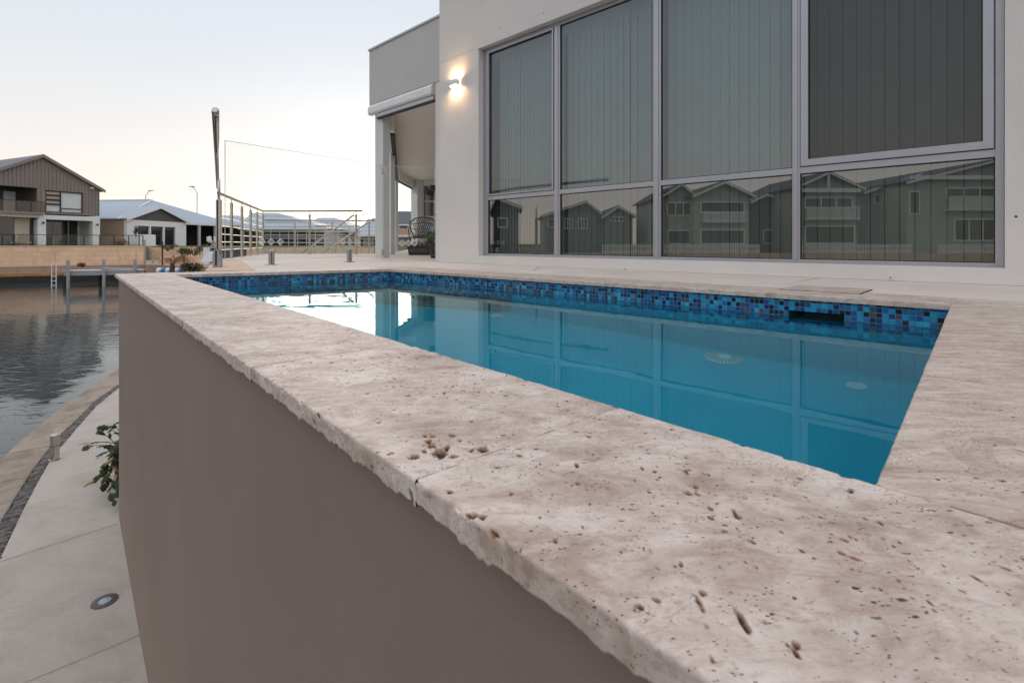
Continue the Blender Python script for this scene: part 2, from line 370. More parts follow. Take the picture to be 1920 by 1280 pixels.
def stone(name, I0, I1, O0, O1, parent, res=0.004, seed=0, mat=None, rough=1.0, pits=0, outer=True, inner=True, gap=0.0002, label=None, extra=()):
    """one coping slab: I inner edge, O outer edge; sawn top, worn arrises, broken lower edge"""
    rng = np.random.RandomState(seed)
    I0, I1, O0, O1 = [np.array(p, float) for p in (I0, I1, O0, O1)]
    W = 0.5*(np.linalg.norm(O0-I0) + np.linalg.norm(O1-I1)); Ln = 0.5*(np.linalg.norm(I1-I0)+np.linalg.norm(O1-O0))
    nu = max(8, int(Ln/res)); r_ = 0.004; T_ = T
    pr = []                                                  # (across metres, z, normal across, normal z, face id)
    if inner:
        for z in np.linspace(-T_, -r_, max(2, int(T_/res/1.2))): pr.append((0, z, -1, 0, 0))
        for t in (30, 60): pr.append((r_-r_*math.cos(R(t)), -r_+r_*math.sin(R(t)), -math.cos(R(t)), math.sin(R(t)), 0))
    else: pr.append((0, -T_, -1, 0, 0))
    for a in np.linspace(r_, W-r_, max(3, int(W/res))): pr.append((a, 0, 0, 1, 1))
    if outer:
        for t in (60, 30): pr.append((W-r_+r_*math.cos(R(t)), -r_+r_*math.sin(R(t)), math.cos(R(t)), math.sin(R(t)), 2))
        for z in np.linspace(-r_, -T_, max(2, int(T_/res/0.8))): pr.append((W, z, 1, 0, 2))
        pr.append((W-0.03, -T_, 0, -1, 3))
    else: pr.append((W, -T_, 1, 0, 2))
    pr = np.array(pr); K = len(pr)
    us = np.linspace(gap/Ln, 1-gap/Ln, nu)
    Ug, Fg = np.meshgrid(us, pr[:,0]/W, indexing='ij')
    Ii = I0[None,:]*(1-us[:,None]) + I1[None,:]*us[:,None]; Oo = O0[None,:]*(1-us[:,None]) + O1[None,:]*us[:,None]
    pos = Ii[:,None,:]*(1-Fg[...,None]) + Oo[:,None,:]*Fg[...,None]
    ac = (Oo-Ii); ac /= np.linalg.norm(ac, axis=1)[:,None]
    pos[...,2] += pr[None,:,1]
    um = Ug*Ln; am = np.broadcast_to(pr[None,:,0] - pr[None,:,1], um.shape) + 0*um   # unrolled distance
    face = pr[:,4]
    d = fbm(um*9+seed*3.1, am*9, seed, 5)*0.0010*rough + fbm(um*90, am*90, seed+3, 3)*0.0004*rough
    edge = np.where(face == 1, np.clip(1-np.minimum(pr[:,0], W-pr[:,0])/0.012, 0, 1), np.exp(-np.clip(-pr[:,1]-r_, 0, 1)/0.004))
    d = d - edge[None,:]*np.clip(fbm(um*48+5, am*36, seed+9, 4)-0.12, 0, 1)*0.022*rough
    side = (face == 2) | (face == 0)
    d = d + np.where(side[None,:], fbm(um*34, am*70, seed+14, 5)*0.0022*rough, 0)
    pitv = np.zeros_like(um)
    plist = []
    for (wx, wy, rr, ee, tt) in extra:
        q_ = np.array([wx, wy, 0.0]) - I0; uv_ = (I1-I0)/Ln; av_ = (O0-I0)/W
        pu = float(q_@uv_); pa = float((q_-uv_*pu)@av_)
        if -0.02 < pu < Ln+0.02: plist.append((pu, pa, rr, ee, tt))
    if pits:
        cl = [(rng.rand()*Ln, rng.rand()*W, 0.02+0.07*rng.rand()) for _ in range(max(3, int(pits/26)))]
        for i in range(pits):
            if rng.rand() < 0.65:
                c = cl[rng.randint(len(cl))]; pu, pa = c[0]+rng.randn()*c[2]*1.3, c[1]+rng.randn()*c[2]*0.7
            else: pu, pa = rng.rand()*Ln, rng.rand()*(W+T_)
            plist.append((pu, pa, 0.0006 + 0.0021*rng.rand()**6, 1+1.8*rng.rand()**2, rng.randn()*0.5 + 0.6))
    for i, (pu, pa, rad, el, th) in enumerate(plist):
        ww = 0.02 + rad*el*1.6
        i0, i1 = int(np.clip((pu-ww)/Ln*nu, 0, nu-1)), int(np.clip((pu+ww)/Ln*nu+1, 1, nu))
        du, da = um[i0:i1]-pu, am[i0:i1]-pa
        x = (du*math.cos(th)+da*math.sin(th))/(rad*el); y = (-du*math.sin(th)+da*math.cos(th))/rad
        q = np.clip(1.35-np.sqrt(x*x+y*y)*(1+1.3*fbm(um[i0:i1]*240, am[i0:i1]*240, i, 3)), 0, 1)
        pitv[i0:i1] = np.maximum(pitv[i0:i1], q); d[i0:i1] -= q*min(rad*1.9, 0.008)
    nor = ac[:,None,:]*pr[None,:,2,None]; nor[...,2] = pr[None,:,3]
    pos = pos + nor*d[...,None]
    low = (pr[:,1] < -T_*0.75) & (pr[:,4] == 2)
    if outer:
        rag = (fbm(um*18+9, um*0, seed+21, 5)*0.013 + np.clip(fbm(um*70, um*0+3, seed+25, 3),0,1)*0.012)*rough
        k = np.clip((-pr[:,1]/T_-0.35)/0.65, 0, 1)**1.5 * (pr[:,4] >= 2)
        pos[...,2] -= rag*k[None,:]
    ed = np.clip(1-np.minimum(um, Ln-um)/0.0035, 0, 1)**2 * (0.6+1.6*np.clip(fbm(am*40, am*0, seed+31, 3)+0.3,0,1))
    pos[...,2] -= ed*0.0009*(face[None,:] == 1)
    pitv = np.maximum(pitv, ed*0.30*np.clip(fbm(am*30+um*5, am*0, seed+33, 4)*4+.3,0,1)*(face[None,:] == 1))
    vv = pos.reshape(-1,3); idx = np.arange(nu*K).reshape(nu, K)
    f = np.stack([idx[:-1,:-1], idx[1:,:-1], idx[1:,1:], idx[:-1,1:]], -1).reshape(-1,4)
    me = bpy.data.meshes.new(name); me.vertices.add(len(vv)); me.vertices.foreach_set('co', vv.ravel())
    me.loops.add(f.size); me.loops.foreach_set('vertex_index', f.ravel().astype(np.int32))
    me.polygons.add(len(f)); me.polygons.foreach_set('loop_start', np.arange(0, f.size, 4, dtype=np.int32))
    me.polygons.foreach_set('use_smooth', np.ones(len(f), bool)); me.update(calc_edges=True)
    a_ = me.attributes.new('pit', 'FLOAT', 'POINT'); a_.data.foreach_set('value', pitv.ravel().astype(np.float32))
    bm = bmesh.new(); bm.from_mesh(me); bm.faces.ensure_lookup_table()
    mid = bm.faces[(nu//2)*(K-1)+K//2]
    if mid.normal.z < 0: bmesh.ops.reverse_faces(bm, faces=bm.faces)
    bm.to_mesh(me); bm.free()
    me.materials.append(mat or MT['trav']); o = bpy.data.objects.new(name, me); scene.collection.objects.link(o)
    o.parent = parent; o.location = -Vector(parent['_w'])
    if label: o['label'] = label
    return o

pool = empty('swimming_pool', (0.2, 2.4, 0), 'raised plunge pool with travertine coping and a blue glass mosaic waterline', 'swimming pool')
WN = 0.369
HOLES = []
for px, py, r_, el, th in ((827,847,.0085,1.5,.6),(810,834,.0048,1.4,.7),(804,826,.0036,1.7,.6),(778,855,.0052,1.3,.2),(850,854,.0040,1.3,.9),(839,837,.0032,1.8,.6),(848,815,.0042,1.2,.3),(905,841,.0055,1.4,.6),
        (797,816,.0026,1.5,.5),(884,789,.0030,1.4,.5),(813,817,.0028,1.4,.7),(874,965,.0036,1.2,1.2),(889,965,.0038,1.2,1.2),(920,997,.0040,1.2,1.1),(905,968,.0028,1.3,1.1),(974,853,.0028,1.2,.3),(862,826,.0024,1.3,.4),(795,845,.0026,1.6,.6),
        (1317,1110,.0019,1.1,.3),(1313,1134,.0013,5.0,.72),(1391,1161,.0021,4.6,.72),(1494,1209,.0017,1.1,.2),(1230,1124,.0016,1.6,-.3),(1201,1137,.0016,1.3,.1),(1082,873,.0018,3.0,.72),(1204,877,.0016,3.0,.72),(1291,924,.0030,1.5,.2),(1308,925,.0026,1.3,.3),(1332,952,.0022,1.3,.2),(1378,960,.0016,4.0,.72),(1382,967,.0030,1.3,.1)):
    q = G(px, py); HOLES.append((q.x, q.y, r_, el, th))
def near_out(Y): return P1 + DIRN * ((P1.y - Y)/0.749)
js = [4.310, 3.62, 2.95, 2.32, 1.70, 1.055, 0.5506, -0.15, -0.9]
for i in range(len(js)-1):
    o0, o1 = near_out(js[i]), near_out(js[i+1]); i0, i1 = o0 + NIN*WN, o1 + NIN*WN
    near = js[i+1] < 1.5
    if js[i+1] > 0.5 - 0.01 or True:
        inn = js[i+1] > 0.3
        res = 0.0022 if (js[i] < 1.1 and js[i+1] > -0.2) else (0.0035 if js[i] < 2 else 0.007)
        stone('coping_stone', i0, i1, o0, o1, pool, res=res, seed=11+i*5, pits=(420 if js[i] < 0.6 else 620 if near else 300 if js[i] < 2 else 40),
              rough=1.15 if js[i] < 2 else 0.7, extra=HOLES if near else ())
# the far end
def lerp(a, b, t): return a + (b-a)*t
for t0, t1 in ((0.0, 0.28), (0.28, 0.62), (0.62, 1.0)):
    stone('coping_stone', lerp(A, B, t0), lerp(A, B, t1), lerp(P1, E2, t0*0.9+0.1) if t0 else lerp(P1,E2,0.135), lerp(P1, E2, t1*0.9+0.1), pool, res=0.012, seed=60+int(t0*50), outer=False, rough=0.6)
# the house side (joints read off at the far wall)
fj = [0.0, 0.14, 0.30, 0.46, 0.60, 0.725, 0.86, 1.0]
oC = FR_ + FDIR*(-0.46)
for k in range(len(fj)-1):
    t0, t1 = fj[k], fj[k+1]
    stone('coping_stone', lerp(B, C, t0), lerp(B, C, t1), lerp(E2, oC, t0), lerp(E2, oC, t1), pool, res=0.006, seed=80+k*3, outer=False, rough=0.7, mat=MT['trav_streak'])
# the right end: slabs between the pool edge and beyond the frame
far0 = oC; Iq0, Iq1 = C, D
span = 0.62
q1 = D + DIRN*0.0
dirR = (EXT - oC).normalized()
rs = [0.0, 0.36, 0.72, 1.0]
Rr0, Rr1 = EXT, D + DIRN*1.45 + NIN*0.0
for k in range(3):
    t0, t1 = rs[k], rs[k+1]
    a0, a1 = lerp(C, D, t0), lerp(C, D, t1); b0, b1 = lerp(EXT, Rr1, t0), lerp(EXT, Rr1, t1)
    stone('coping_stone', a0, a1, b0, b1, pool, res=0.0045, seed=120+k*4, outer=False, pits=260, rough=0.8, gap=0.0001, mat=MT['trav_streak'])
stone('coping_stone', oC, C, EXT, EXT + (C-oC), pool, res=0.01, seed=141, outer=False, inner=False, rough=0.5, gap=0.0004)
# skimmer lid let into the paving
lid = [G(1470,542.0), G(1497.5,535.3), G(1634,543.0), G(1616,551.0)]
lid = [G(1462,542.3), G(1498,535.6), G(1634,543.2), G(1612,551.5)]
mb = MB(); c_ = sum(lid, Vector())/4
mb.ext([p*1 + Vector((0,0,-0.01)) for p in lid], [p + (c_-p)*0.012 + Vector((0,0,0.0045)) for p in lid]).build('skimmer_lid', MT['trav_deck'], pool)
mb = MB(); mb.sheet([c_ + (p-c_)*1.035 + Vector((0,0,0.0015)) for p in lid]).build('skimmer_lid_gap', MT['seal'], pool)

# mortar bed that shows in the joints
for Yj in js[1:-1]:
    mb = MB()
    a_, b_ = near_out(Yj)+NIN*0.004, near_out(Yj)+NIN*(WN-.004); w_ = DIRN*0.004
    mb.hexa([a_-w_+Vector((0,0,-T)), b_-w_+Vector((0,0,-T)), b_+w_+Vector((0,0,-T)), a_+w_+Vector((0,0,-T)), a_-w_+Vector((0,0,-.0012)), b_-w_+Vector((0,0,-.0012)), b_+w_+Vector((0,0,-.0012)), a_+w_+Vector((0,0,-.0012))])
    mb.build('joint_mortar', MT['mortar'], pool)
mb = MB(); mb.sheet([lerp(C,D,1.0)+NIN*.0+Vector((0,0,-.005)), C+Vector((0,0,-.005)), EXT+Vector((0,0,-.005)), Rr1+Vector((0,0,-.005))]).build('mortar_bed', MT['mortar'], pool)

mb = MB(); a_, b_ = D+DIRN*.0, Rr1; n_ = NIN*.004; mb.quad(a_-n_+Vector((0,0,-.0014)), b_-n_+Vector((0,0,-.0014)), b_+n_+Vector((0,0,-.0014)), a_+n_+Vector((0,0,-.0014))); mb.build('joint_mortar', MT['mortar'], pool)
# pool shell: mosaic band, plaster walls and floor (2 cm behind the coping edge)
cen = (A+B+C+D)/4
def off(p, q, d):                                          # outward normal of edge p->q
    e = (q-p).normalized(); n = Vector((-e.y, e.x, 0)); n = n if n.dot((p+q)/2-cen) > 0 else -n; return n*d
def inter(p, d, q, e):
    den = d.x*e.y - d.y*e.x; t = ((q.x-p.x)*e.y - (q.y-p.y)*e.x)/den; return p + d*t
ring = [A, B, C, D]; OV = 0.016; shell = []
for i in range(4):
    p0, p1, p2 = ring[i-1], ring[i], ring[(i+1) % 4]
    shell.append(inter(p0+off(p0,p1,OV), p1-p0, p1+off(p1,p2,OV), p2-p1))
ZT, ZB, ZF = -T+0.002, -0.37, -1.25
sk_u0, sk_u1 = None, None
mb = MB(); mb.uv = []
def band(p, q, z0, z1, u0):
    n = (q-p).length
    mb.quad((p.x,p.y,z0), (q.x,q.y,z0), (q.x,q.y,z1), (p.x,p.y,z1)); mb.uv.extend([(u0,z0+2),(u0+n,z0+2),(u0+n,z1+2),(u0,z1+2)])
SB, SC = shell[1], shell[2]; eL = (SC-SB).length; eD = (SC-SB)/eL
skA = inter(Vector((0,0,0)), Vector(((1478-CX)/FPX,1,0)), SB, eD); skB = inter(Vector((0,0,0)), Vector(((1583-CX)/FPX,1,0)), SB, eD)
SKT = -0.086
band(shell[0], SB, ZB, ZT, 0); band(SB, skA, ZB, ZT, 4); o_ = 4+(skA-SB).length
band(skA, skB, SKT, ZT, o_); band(skA, skB, ZB, -0.20, o_); band(skB, SC, ZB, ZT, o_+(skB-skA).length)
band(SC, shell[3], ZB, ZT, 12); band(shell[3], shell[0], ZB, ZT, 16)
tb = mb.build('tile_band', MT['mosaic'], pool, fixn=False)
nrm = off(SB, SC, 1.0)
mb = MB(); w0, w1 = skA, skB; b0, b1 = skA+nrm*0.22+eD*0.02, skB+nrm*0.22-eD*0.02
def z_(p, z): return (p.x, p.y, z)
mb.quad(z_(w0,SKT),z_(w1,SKT),z_(b1,SKT),z_(b0,SKT)).quad(z_(w0,-.2),z_(w1,-.2),z_(b1,-.2),z_(b0,-.2)).quad(z_(w0,-.2),z_(w0,SKT),z_(b0,SKT),z_(b0,-.2)).quad(z_(w1,-.2),z_(w1,SKT),z_(b1,SKT),z_(b1,-.2)).quad(z_(b0,-.2),z_(b1,-.2),z_(b1,SKT),z_(b0,SKT))
mb.build('skimmer_throat', M('skimmer_plastic', (0.07,0.12,0.12), 0.5, 0.1), pool)
m, nt, N, _, p = newmat('pool_plaster')
v = coords(nt); n1 = noise(nt, v, 2.2, 5, 0.6, 0.6); n2 = noise(nt, v, 160, 3, 0.6)
c = ramp(nt, n1, [(0.3, (0.022,0.47,0.60)), (0.7, (0.045,0.57,0.69))]); c = mix(nt, ramp(nt, n2, [(0.55,0.0),(0.72,0.35)]), c, (0.05,0.30,0.46))
L(nt, c, p.inputs['Base Color']); p.inputs['Roughness'].default_value = 0.8; MT['plaster'] = m
mb = MB(); CV = 0.06; prof = [(0.0, ZB)] + [(CV*(1-math.cos(R(t))), ZF+CV*(1-math.sin(R(t)))) for t in (0,11,22,34,45,56,68,79,90)]
def inset(d):
    out = []
    for i in range(4):
        p0, p1, p2 = shell[i-1], shell[i], shell[(i+1) % 4]; out.append(inter(p0-off(p0,p1,d), p1-p0, p1-off(p1,p2,d), p2-p1) if d else p1)
    return out
rings = [(inset(d), z) for d, z in prof]
for (ra, za_), (rb, zb_) in zip(rings[:-1], rings[1:]):
    for i in range(4):
        j = (i+1) % 4; mb.quad(z_(ra[i],za_), z_(ra[j],za_), z_(rb[j],zb_), z_(rb[i],zb_))
mb.sheet([z_(q,ZF) for q in rings[-1][0]]); mb.build('pool_shell', MT['plaster'], pool, smooth=True)

# water: still, real refraction
m, nt, N, _, p = newmat('pool_water'); N.remove(p)
g = N.new('ShaderNodeBsdfGlass'); g.inputs['IOR'].default_value = 1.333; g.inputs['Color'].default_value = (0.64,0.93,1.0,1); g.inputs['Roughness'].default_value = 0.0
L(nt, bump(nt, noise(nt, coords(nt), 3.5, 2, 0.5, 0.5), 0.16, 0.004), g.inputs['Normal'])
L(nt, g.outputs[0], N['Material Output'].inputs['Surface'])
mb = MB(); mb.sheet([(q.x,q.y,WATER_Z) for q in shell]); o = struct('pool_water', mb, m, fixn=False)
bm = bmesh.new(); bm.from_mesh(o.data)
for f in bm.faces:
    if f.normal.z < 0: f.normal_flip()
bm.to_mesh(o.data); bm.free()

# drains, placed where the bent line of sight meets the floor
def under(px, py):
    q = G(px, py, WATER_Z); d = (q - Vector((0,0,EYE))).normalized(); h = Vector((d.x,d.y,0)); sh = h.length/1.333
    tz = math.sqrt(1-sh*sh); hd = h.normalized(); return q + hd*(sh/tz*(WATER_Z-ZF)) + Vector((0,0,ZF-WATER_Z))
MT['drain'] = M('drain_plastic', (0.80,0.84,0.80), 0.5, 0.05)
c0 = under(1358, 670)
dr = MB().lathe(c0, [(0.0,0.0),(0.102,0.0),(0.102,0.006),(0.086,0.016),(0.045,0.022),(0.0,0.023)], 40, cap=False).build('main_drain', MT['drain'], pool, smooth=True)
mb = MB()
for k in range(30):
    t = 2*math.pi*k/30; a = Vector((math.cos(t), math.sin(t), 0)); b = Vector((-a.y, a.x, 0))
    mb.quad(c0+a*0.036+b*0.0015+Vector((0,0,.0245)), c0+a*0.092+b*0.003+Vector((0,0,.0150)), c0+a*0.092-b*0.003+Vector((0,0,.0150)), c0+a*0.036-b*0.0015+Vector((0,0,.0245)))
g_ = mb.build('drain_slots', MT['seal'], dr); g_.location = (0,0,0)
c1 = under(1607, 723)
MB().lathe(c1, [(0.0,0.0),(0.045,0.0),(0.043,0.008),(0.015,0.010),(0.014,0.004),(0.0,0.004)], 28, cap=False).build('return_outlet', MT['drain'], pool, smooth=True)
c2 = under(932, 591); c2 = c2 if c2.y < 4.0 else c2
MB().lathe(c2, [(0.0,0.0),(0.062,0.0),(0.060,0.010),(0.02,0.014),(0.018,0.006),(0.0,0.006)], 28, cap=False).build('return_outlet', MT['drain'], pool, smooth=True)

# ------------------------------------------------------------------ deck and retaining wall
PATH_Z, CANAL_Z = -2.1, -2.66
deckpts = [G(380,509.5), G(398,487), G(430,483.5), G(491,475.8), G(706,475.2), Vector((-3.55,14.4,0)), Vector((-4.5,21.5,0)), Vector((2,22,0)), Vector((8,10,0)), Vector((7.5,1.5,0)), EXT+Vector((0.0,0,0)), E2]
pe = lerp(P1, E2, 0.36)
deckpts[0] = lerp(P1, E2, 0.335)
mb = MB(); mb.prism([(p.x,p.y) for p in deckpts], -0.4, -0.002); struct('deck', mb, MT['deck'])
mb = MB()
for a, b in ((G(386,488.5), G(700,488.5)), (G(1497,527), G(1545,519.5)), (G(1000,508),G(1012,499.5))):
    n = Vector((-(b-a).y, (b-a).x, 0)).normalized()*0.004
    mb.sheet([a+n+Vector((0,0,.001)), b+n+Vector((0,0,.001)), b-n+Vector((0,0,.001)), a-n+Vector((0,0,.001))])
struct('deck_joints', mb, MT['mortar'])
mb = MB(); mb.prism([(p.x,p.y) for p in (G(384,508.6), G(403,487.6), G(452,488.4), G(478,506.7))], -0.01, 0.004); struct('paving_slab', mb, MT['orange_stone'])

wall = empty('retaining_wall', (P1.x, P1.y, PATH_Z), 'tall smooth taupe rendered wall that carries the pool coping above the canal path', 'wall')
wi = 0.026; w0, w1 = near_out(4.31)+NIN*wi + DIRN*0.03, near_out(-2.2)+NIN*wi
mb = MB(); fw = Fr((w0.x,w0.y), (DIRN.x,DIRN.y), (NIN.x,NIN.y)); Lw = (w1-w0).length
mb.box(fw, 0, Lw, 0, 0.25, PATH_Z-0.3, -T-0.001).build('near_face', MT['taupe'], wall)
e0, e1 = w0+NIN*0.25, lerp(P1, E2, 0.34)
mb = MB(); ed = (e1-w0).normalized(); fe = Fr((w0.x,w0.y), (ed.x,ed.y))
mb = MB(); mb.prism([(w0.x+NIN.x*.252,w0.y+NIN.y*.252),(w0.x+NIN.x*.252+.25,w0.y+NIN.y*.252-.25),(e1.x+.2,e1.y-.3),(e1.x,e1.y-.02)], -3.2, -T-0.001); mb.build('end_face', MT['taupe'], wall)
# concrete mass under the deck so the terrace stands on something
mb = MB(); dp = [deckpts[0]+Vector((0.03,-0.02,0))] + [p*0.985 for p in deckpts[1:9]]
mb.prism([(p.x+.05,p.y+.05) for p in deckpts[:10]], -3.2, -0.401); mb.build('terrace_base', MT['taupe'], wall)

# ------------------------------------------------------------------ path, pebbles, kerb
Lp = [G(x,y,PATH_Z) for x,y in ((222,727.8),(180,761.6),(140.6,806.6),(111,841.7),(92.8,865.6),(70.3,905),(42,958.5),(16.9,1012),(0,1047))]
Lk = [G(x,y,PATH_Z) for x,y in ((222,720.8),(177,753),(140.6,789.7),(112.5,815),(88,846),(66,874),(42,911),(17,952),(0,981))]
Lo = [G(x,y,PATH_Z) for x,y in ((222,691),(183,716.6),(132,751.7),(98.5,777),(60.5,806.6),(28,834.7),(0,863))]
def extend(l, n0, n1, step=0.9, bend0=0.10, bend1=0.03):
    l = list(l); d = (l[0]-l[1]).normalized()
    for i in range(n0):
        d = (d + Vector((-d.y, d.x, 0))*-bend0).normalized(); l.insert(0, l[0]+d*step)
    d = (l[-1]-l[-2]).normalized()
    for i in range(n1): 
        d = (d + Vector((-d.y, d.x, 0))*bend1).normalized(); l.append(l[-1]+d*step)
    return l
Lp, Lk, Lo = extend(Lp,5,6), extend(Lk,5,6), extend(Lo,5,6)
inner_ = [w1+NIN*.1+Vector((0,0,0)), w0+NIN*.1+DIRN*.1, Vector((-3.0,5.2,0)), Vector((Lp[0].x+0.5, Lp[0].y,0))]
def strip(l1, l2, z, n=60):
    """quads between two polylines resampled to n"""
    def rs(l):
        d = [0]
        for i in range(1,len(l)): d.append(d[-1]+(l[i]-l[i-1]).length)
        out = []
        for k in range(n+1):
            t = d[-1]*k/n; j = max(i for i in range(len(d)) if d[i] <= t+1e-9); j = min(j, len(l)-2)
            out.append(l[j] + (l[j+1]-l[j])*((t-d[j])/(d[j+1]-d[j])))
        return out
    a, b = rs(l1), rs(l2); mb = MB()
    for i in range(n): mb.quad(z_(a[i],z), z_(a[i+1],z), z_(b[i+1],z), z_(b[i],z))
    return mb, a, b
m, nt, N, _, p = newmat('textured_concrete'); v = coords(nt)
n1 = noise(nt, v, 1.3, 7, 0.62, 0.4); n2 = noise(nt, coords(nt,(1,3,1),(0,0,R(35))), 3.5, 6, 0.7, 0.8)
c = ramp(nt, n1, [(0.3,(0.42,0.36,0.315)),(0.52,(0.56,0.505,0.455)),(0.7,(0.48,0.42,0.37))]); c = mix(nt, ramp(nt, n2, [(0.5,0.0),(0.78,0.35)]), c, (0.36,0.275,0.22))
L(nt, c, p.inputs['Base Color']); p.inputs['Roughness'].default_value = 0.85
L(nt, bump(nt, noise(nt, v, 55, 6, 0.75, 1.5), 1.0, 0.009), p.inputs['Normal']); MT['concrete'] = m
mb = MB(); mb.prism([(q.x,q.y) for q in Lp] + [(w1.x+NIN.x*.1,w1.y+NIN.y*.1),(w0.x+NIN.x*.1+DIRN.x*.05,w0.y+NIN.y*.1+DIRN.y*.05),(-2.6,6.2),(Lp[0].x+1.5,Lp[0].y+.3)], -2.5, PATH_Z)
struct('path', mb, MT['concrete'])
mb = MB()
for a, b in ((G(-20,1059,PATH_Z), G(221,981,PATH_Z)), (G(20,1290,PATH_Z), G(262,1189.5,PATH_Z))):
    n = Vector((-(b-a).y, (b-a).x, 0)).normalized()*0.004
    mb.sheet([a+n+Vector((0,0,.003)), b+n+Vector((0,0,.003)), b-n+Vector((0,0,.003)), a-n+Vector((0,0,.003))])
struct('path_joints', mb, MT['mortar'])
mb, a_, b_ = strip(Lp, Lk, PATH_Z-0.05); struct('pebble_bed', mb, M('dark_soil', (0.03,0.025,0.022), 0.9, 0.3, 20))
# pebbles
m, nt, N, _, p = newmat('river_pebble'); at = N.new('ShaderNodeAttribute'); at.attribute_name = 'tone'
c = ramp(nt, at.outputs['Fac'], [(0,(0.012,0.011,0.012)),(0.45,(0.042,0.036,0.037)),(0.75,(0.08,0.066,0.062)),(0.9,(0.14,0.08,0.055)),(1,(0.15,0.14,0.135))])
c = mix(nt, ramp(nt, noise(nt, coords(nt), 45, 4), [(0.45,0.0),(0.7,0.35)]), c, (0.06,0.055,0.052)); L(nt, c, p.inputs['Base Color']); p.inputs['Roughness'].default_value = 0.42
bm = bmesh.new(); bmesh.ops.create_icosphere(bm, subdivisions=2, radius=1); iv = np.array([v.co[:] for v in bm.verts]); it = np.array([[v.index for v in f.verts] for f in bm.faces]); bm.free()
rng = np.random.RandomState(4); PV, PF, PT = [], [], []; nb = 0
for i in range(len(a_)-1):
    seg = (a_[i+1]-a_[i]).length; wd = (b_[i]-a_[i]).length
    for k in range(int(seg*wd*560)):
        t, s = rng.rand(), 0.2+0.6*rng.rand(); q = (a_[i]*(1-t)+a_[i+1]*t)*(1-s) + (b_[i]*(1-t)+b_[i+1]*t)*s
        if q.y > 8.6 or q.y < 2.9: continue
        sx_, sy_, sz_ = 0.034+0.022*rng.rand(), 0.024+0.014*rng.rand(), 0.017+0.010*rng.rand(); th = rng.rand()*6.28; c, s_ = math.cos(th), math.sin(th)
        p_ = iv*np.array([sx_,sy_,sz_])*(1+0.10*np.sin(iv[:,[1,2,0]]*2.1+rng.rand()*6)); tl = rng.randn()*0.35
        p_ = np.stack([p_[:,0], p_[:,1]*math.cos(tl)-p_[:,2]*math.sin(tl), p_[:,1]*math.sin(tl)+p_[:,2]*math.cos(tl)], 1)
        p_ = np.stack([p_[:,0]*c-p_[:,1]*s_, p_[:,0]*s_+p_[:,1]*c, p_[:,2]], 1) + np.array([q.x,q.y,PATH_Z-0.040+0.026*rng.rand()])
        PV.append(p_); PF.append(it+nb); nb += len(iv); PT.append(np.full(len(iv), rng.rand()))
me = bpy.data.meshes.new('pebbles'); me.from_pydata(np.concatenate(PV).tolist(), [], np.concatenate(PF).tolist()); me.materials.append(m)
at_ = me.attributes.new('tone','FLOAT','POINT'); at_.data.foreach_set('value', np.concatenate(PT).astype(np.float32))
me.polygons.foreach_set('use_smooth', [True]*len(me.polygons)); o = bpy.data.objects.new('pebbles', me); scene.collection.objects.link(o)
tag(o, 'strip of dark rounded river pebbles between path and kerb', 'pebbles', kind='stuff')
# kerb blocks
m, nt, N, _, p = newmat('weathered_kerb'); v = coords(nt, rnd=9.0)
c = ramp(nt, noise(nt, v, 2.4, 8, 0.7, 0.8), [(0.3,(0.16,0.125,0.10)),(0.5,(0.33,0.265,0.21)),(0.7,(0.42,0.35,0.285))])
c = mix(nt, ramp(nt, noise(nt, v, 14, 5, 0.7), [(0.5,0.0),(0.7,0.4)]), c, (0.14,0.11,0.09)); L(nt, c, p.inputs['Base Color']); p.inputs['Roughness'].default_value = 0.85
L(nt, bump(nt, noise(nt, v, 40, 6, 0.75), 0.6, 0.006), p.inputs['Normal']); MT['kerb'] = m
_, ka, kb = strip(Lk, Lo, PATH_Z, 64)
def nearest(p, l):
    best = None
    for a, b in zip(l[:-1], l[1:]):
        t = max(0, min(1, (p-a).dot(b-a)/max(1e-9,(b-a).length_squared))); q = a+(b-a)*t
        if best is None or (q-p).length < (best-p).length: best = q
    return best
kb = [nearest(p, Lo) for p in ka]
kroot = empty('canal_kerb', (ka[30].x, ka[30].y, -2.7), 'curved weathered stone kerb along the water edge below the pool', 'kerb')
cuts = [0]
joints = [G(222,714,PATH_Z).y, G(165,742,PATH_Z).y]
mbk = [MB()]
n = 64; blk = 4
for i in range(0, n, blk):
    j = min(n, i+blk); top = [ka[k] for k in range(i, j+1)] + [kb[k] for k in range(j, i-1, -1)]
    cc = sum(top, Vector())/len(top); top = [q+(cc-q)*0.008 for q in top]
    m_ = MB(); m_.ext([(q.x,q.y,-3.0) for q in top], [(q.x,q.y,PATH_Z+0.003) for q in top]); m_.build('kerb_block', MT['kerb'], kroot, bevel=0.012)
mb, _, _ = strip([q for q in Lk], [q for q in Lo], PATH_Z-0.02); struct('kerb_footing', mb, MT['mortar'])

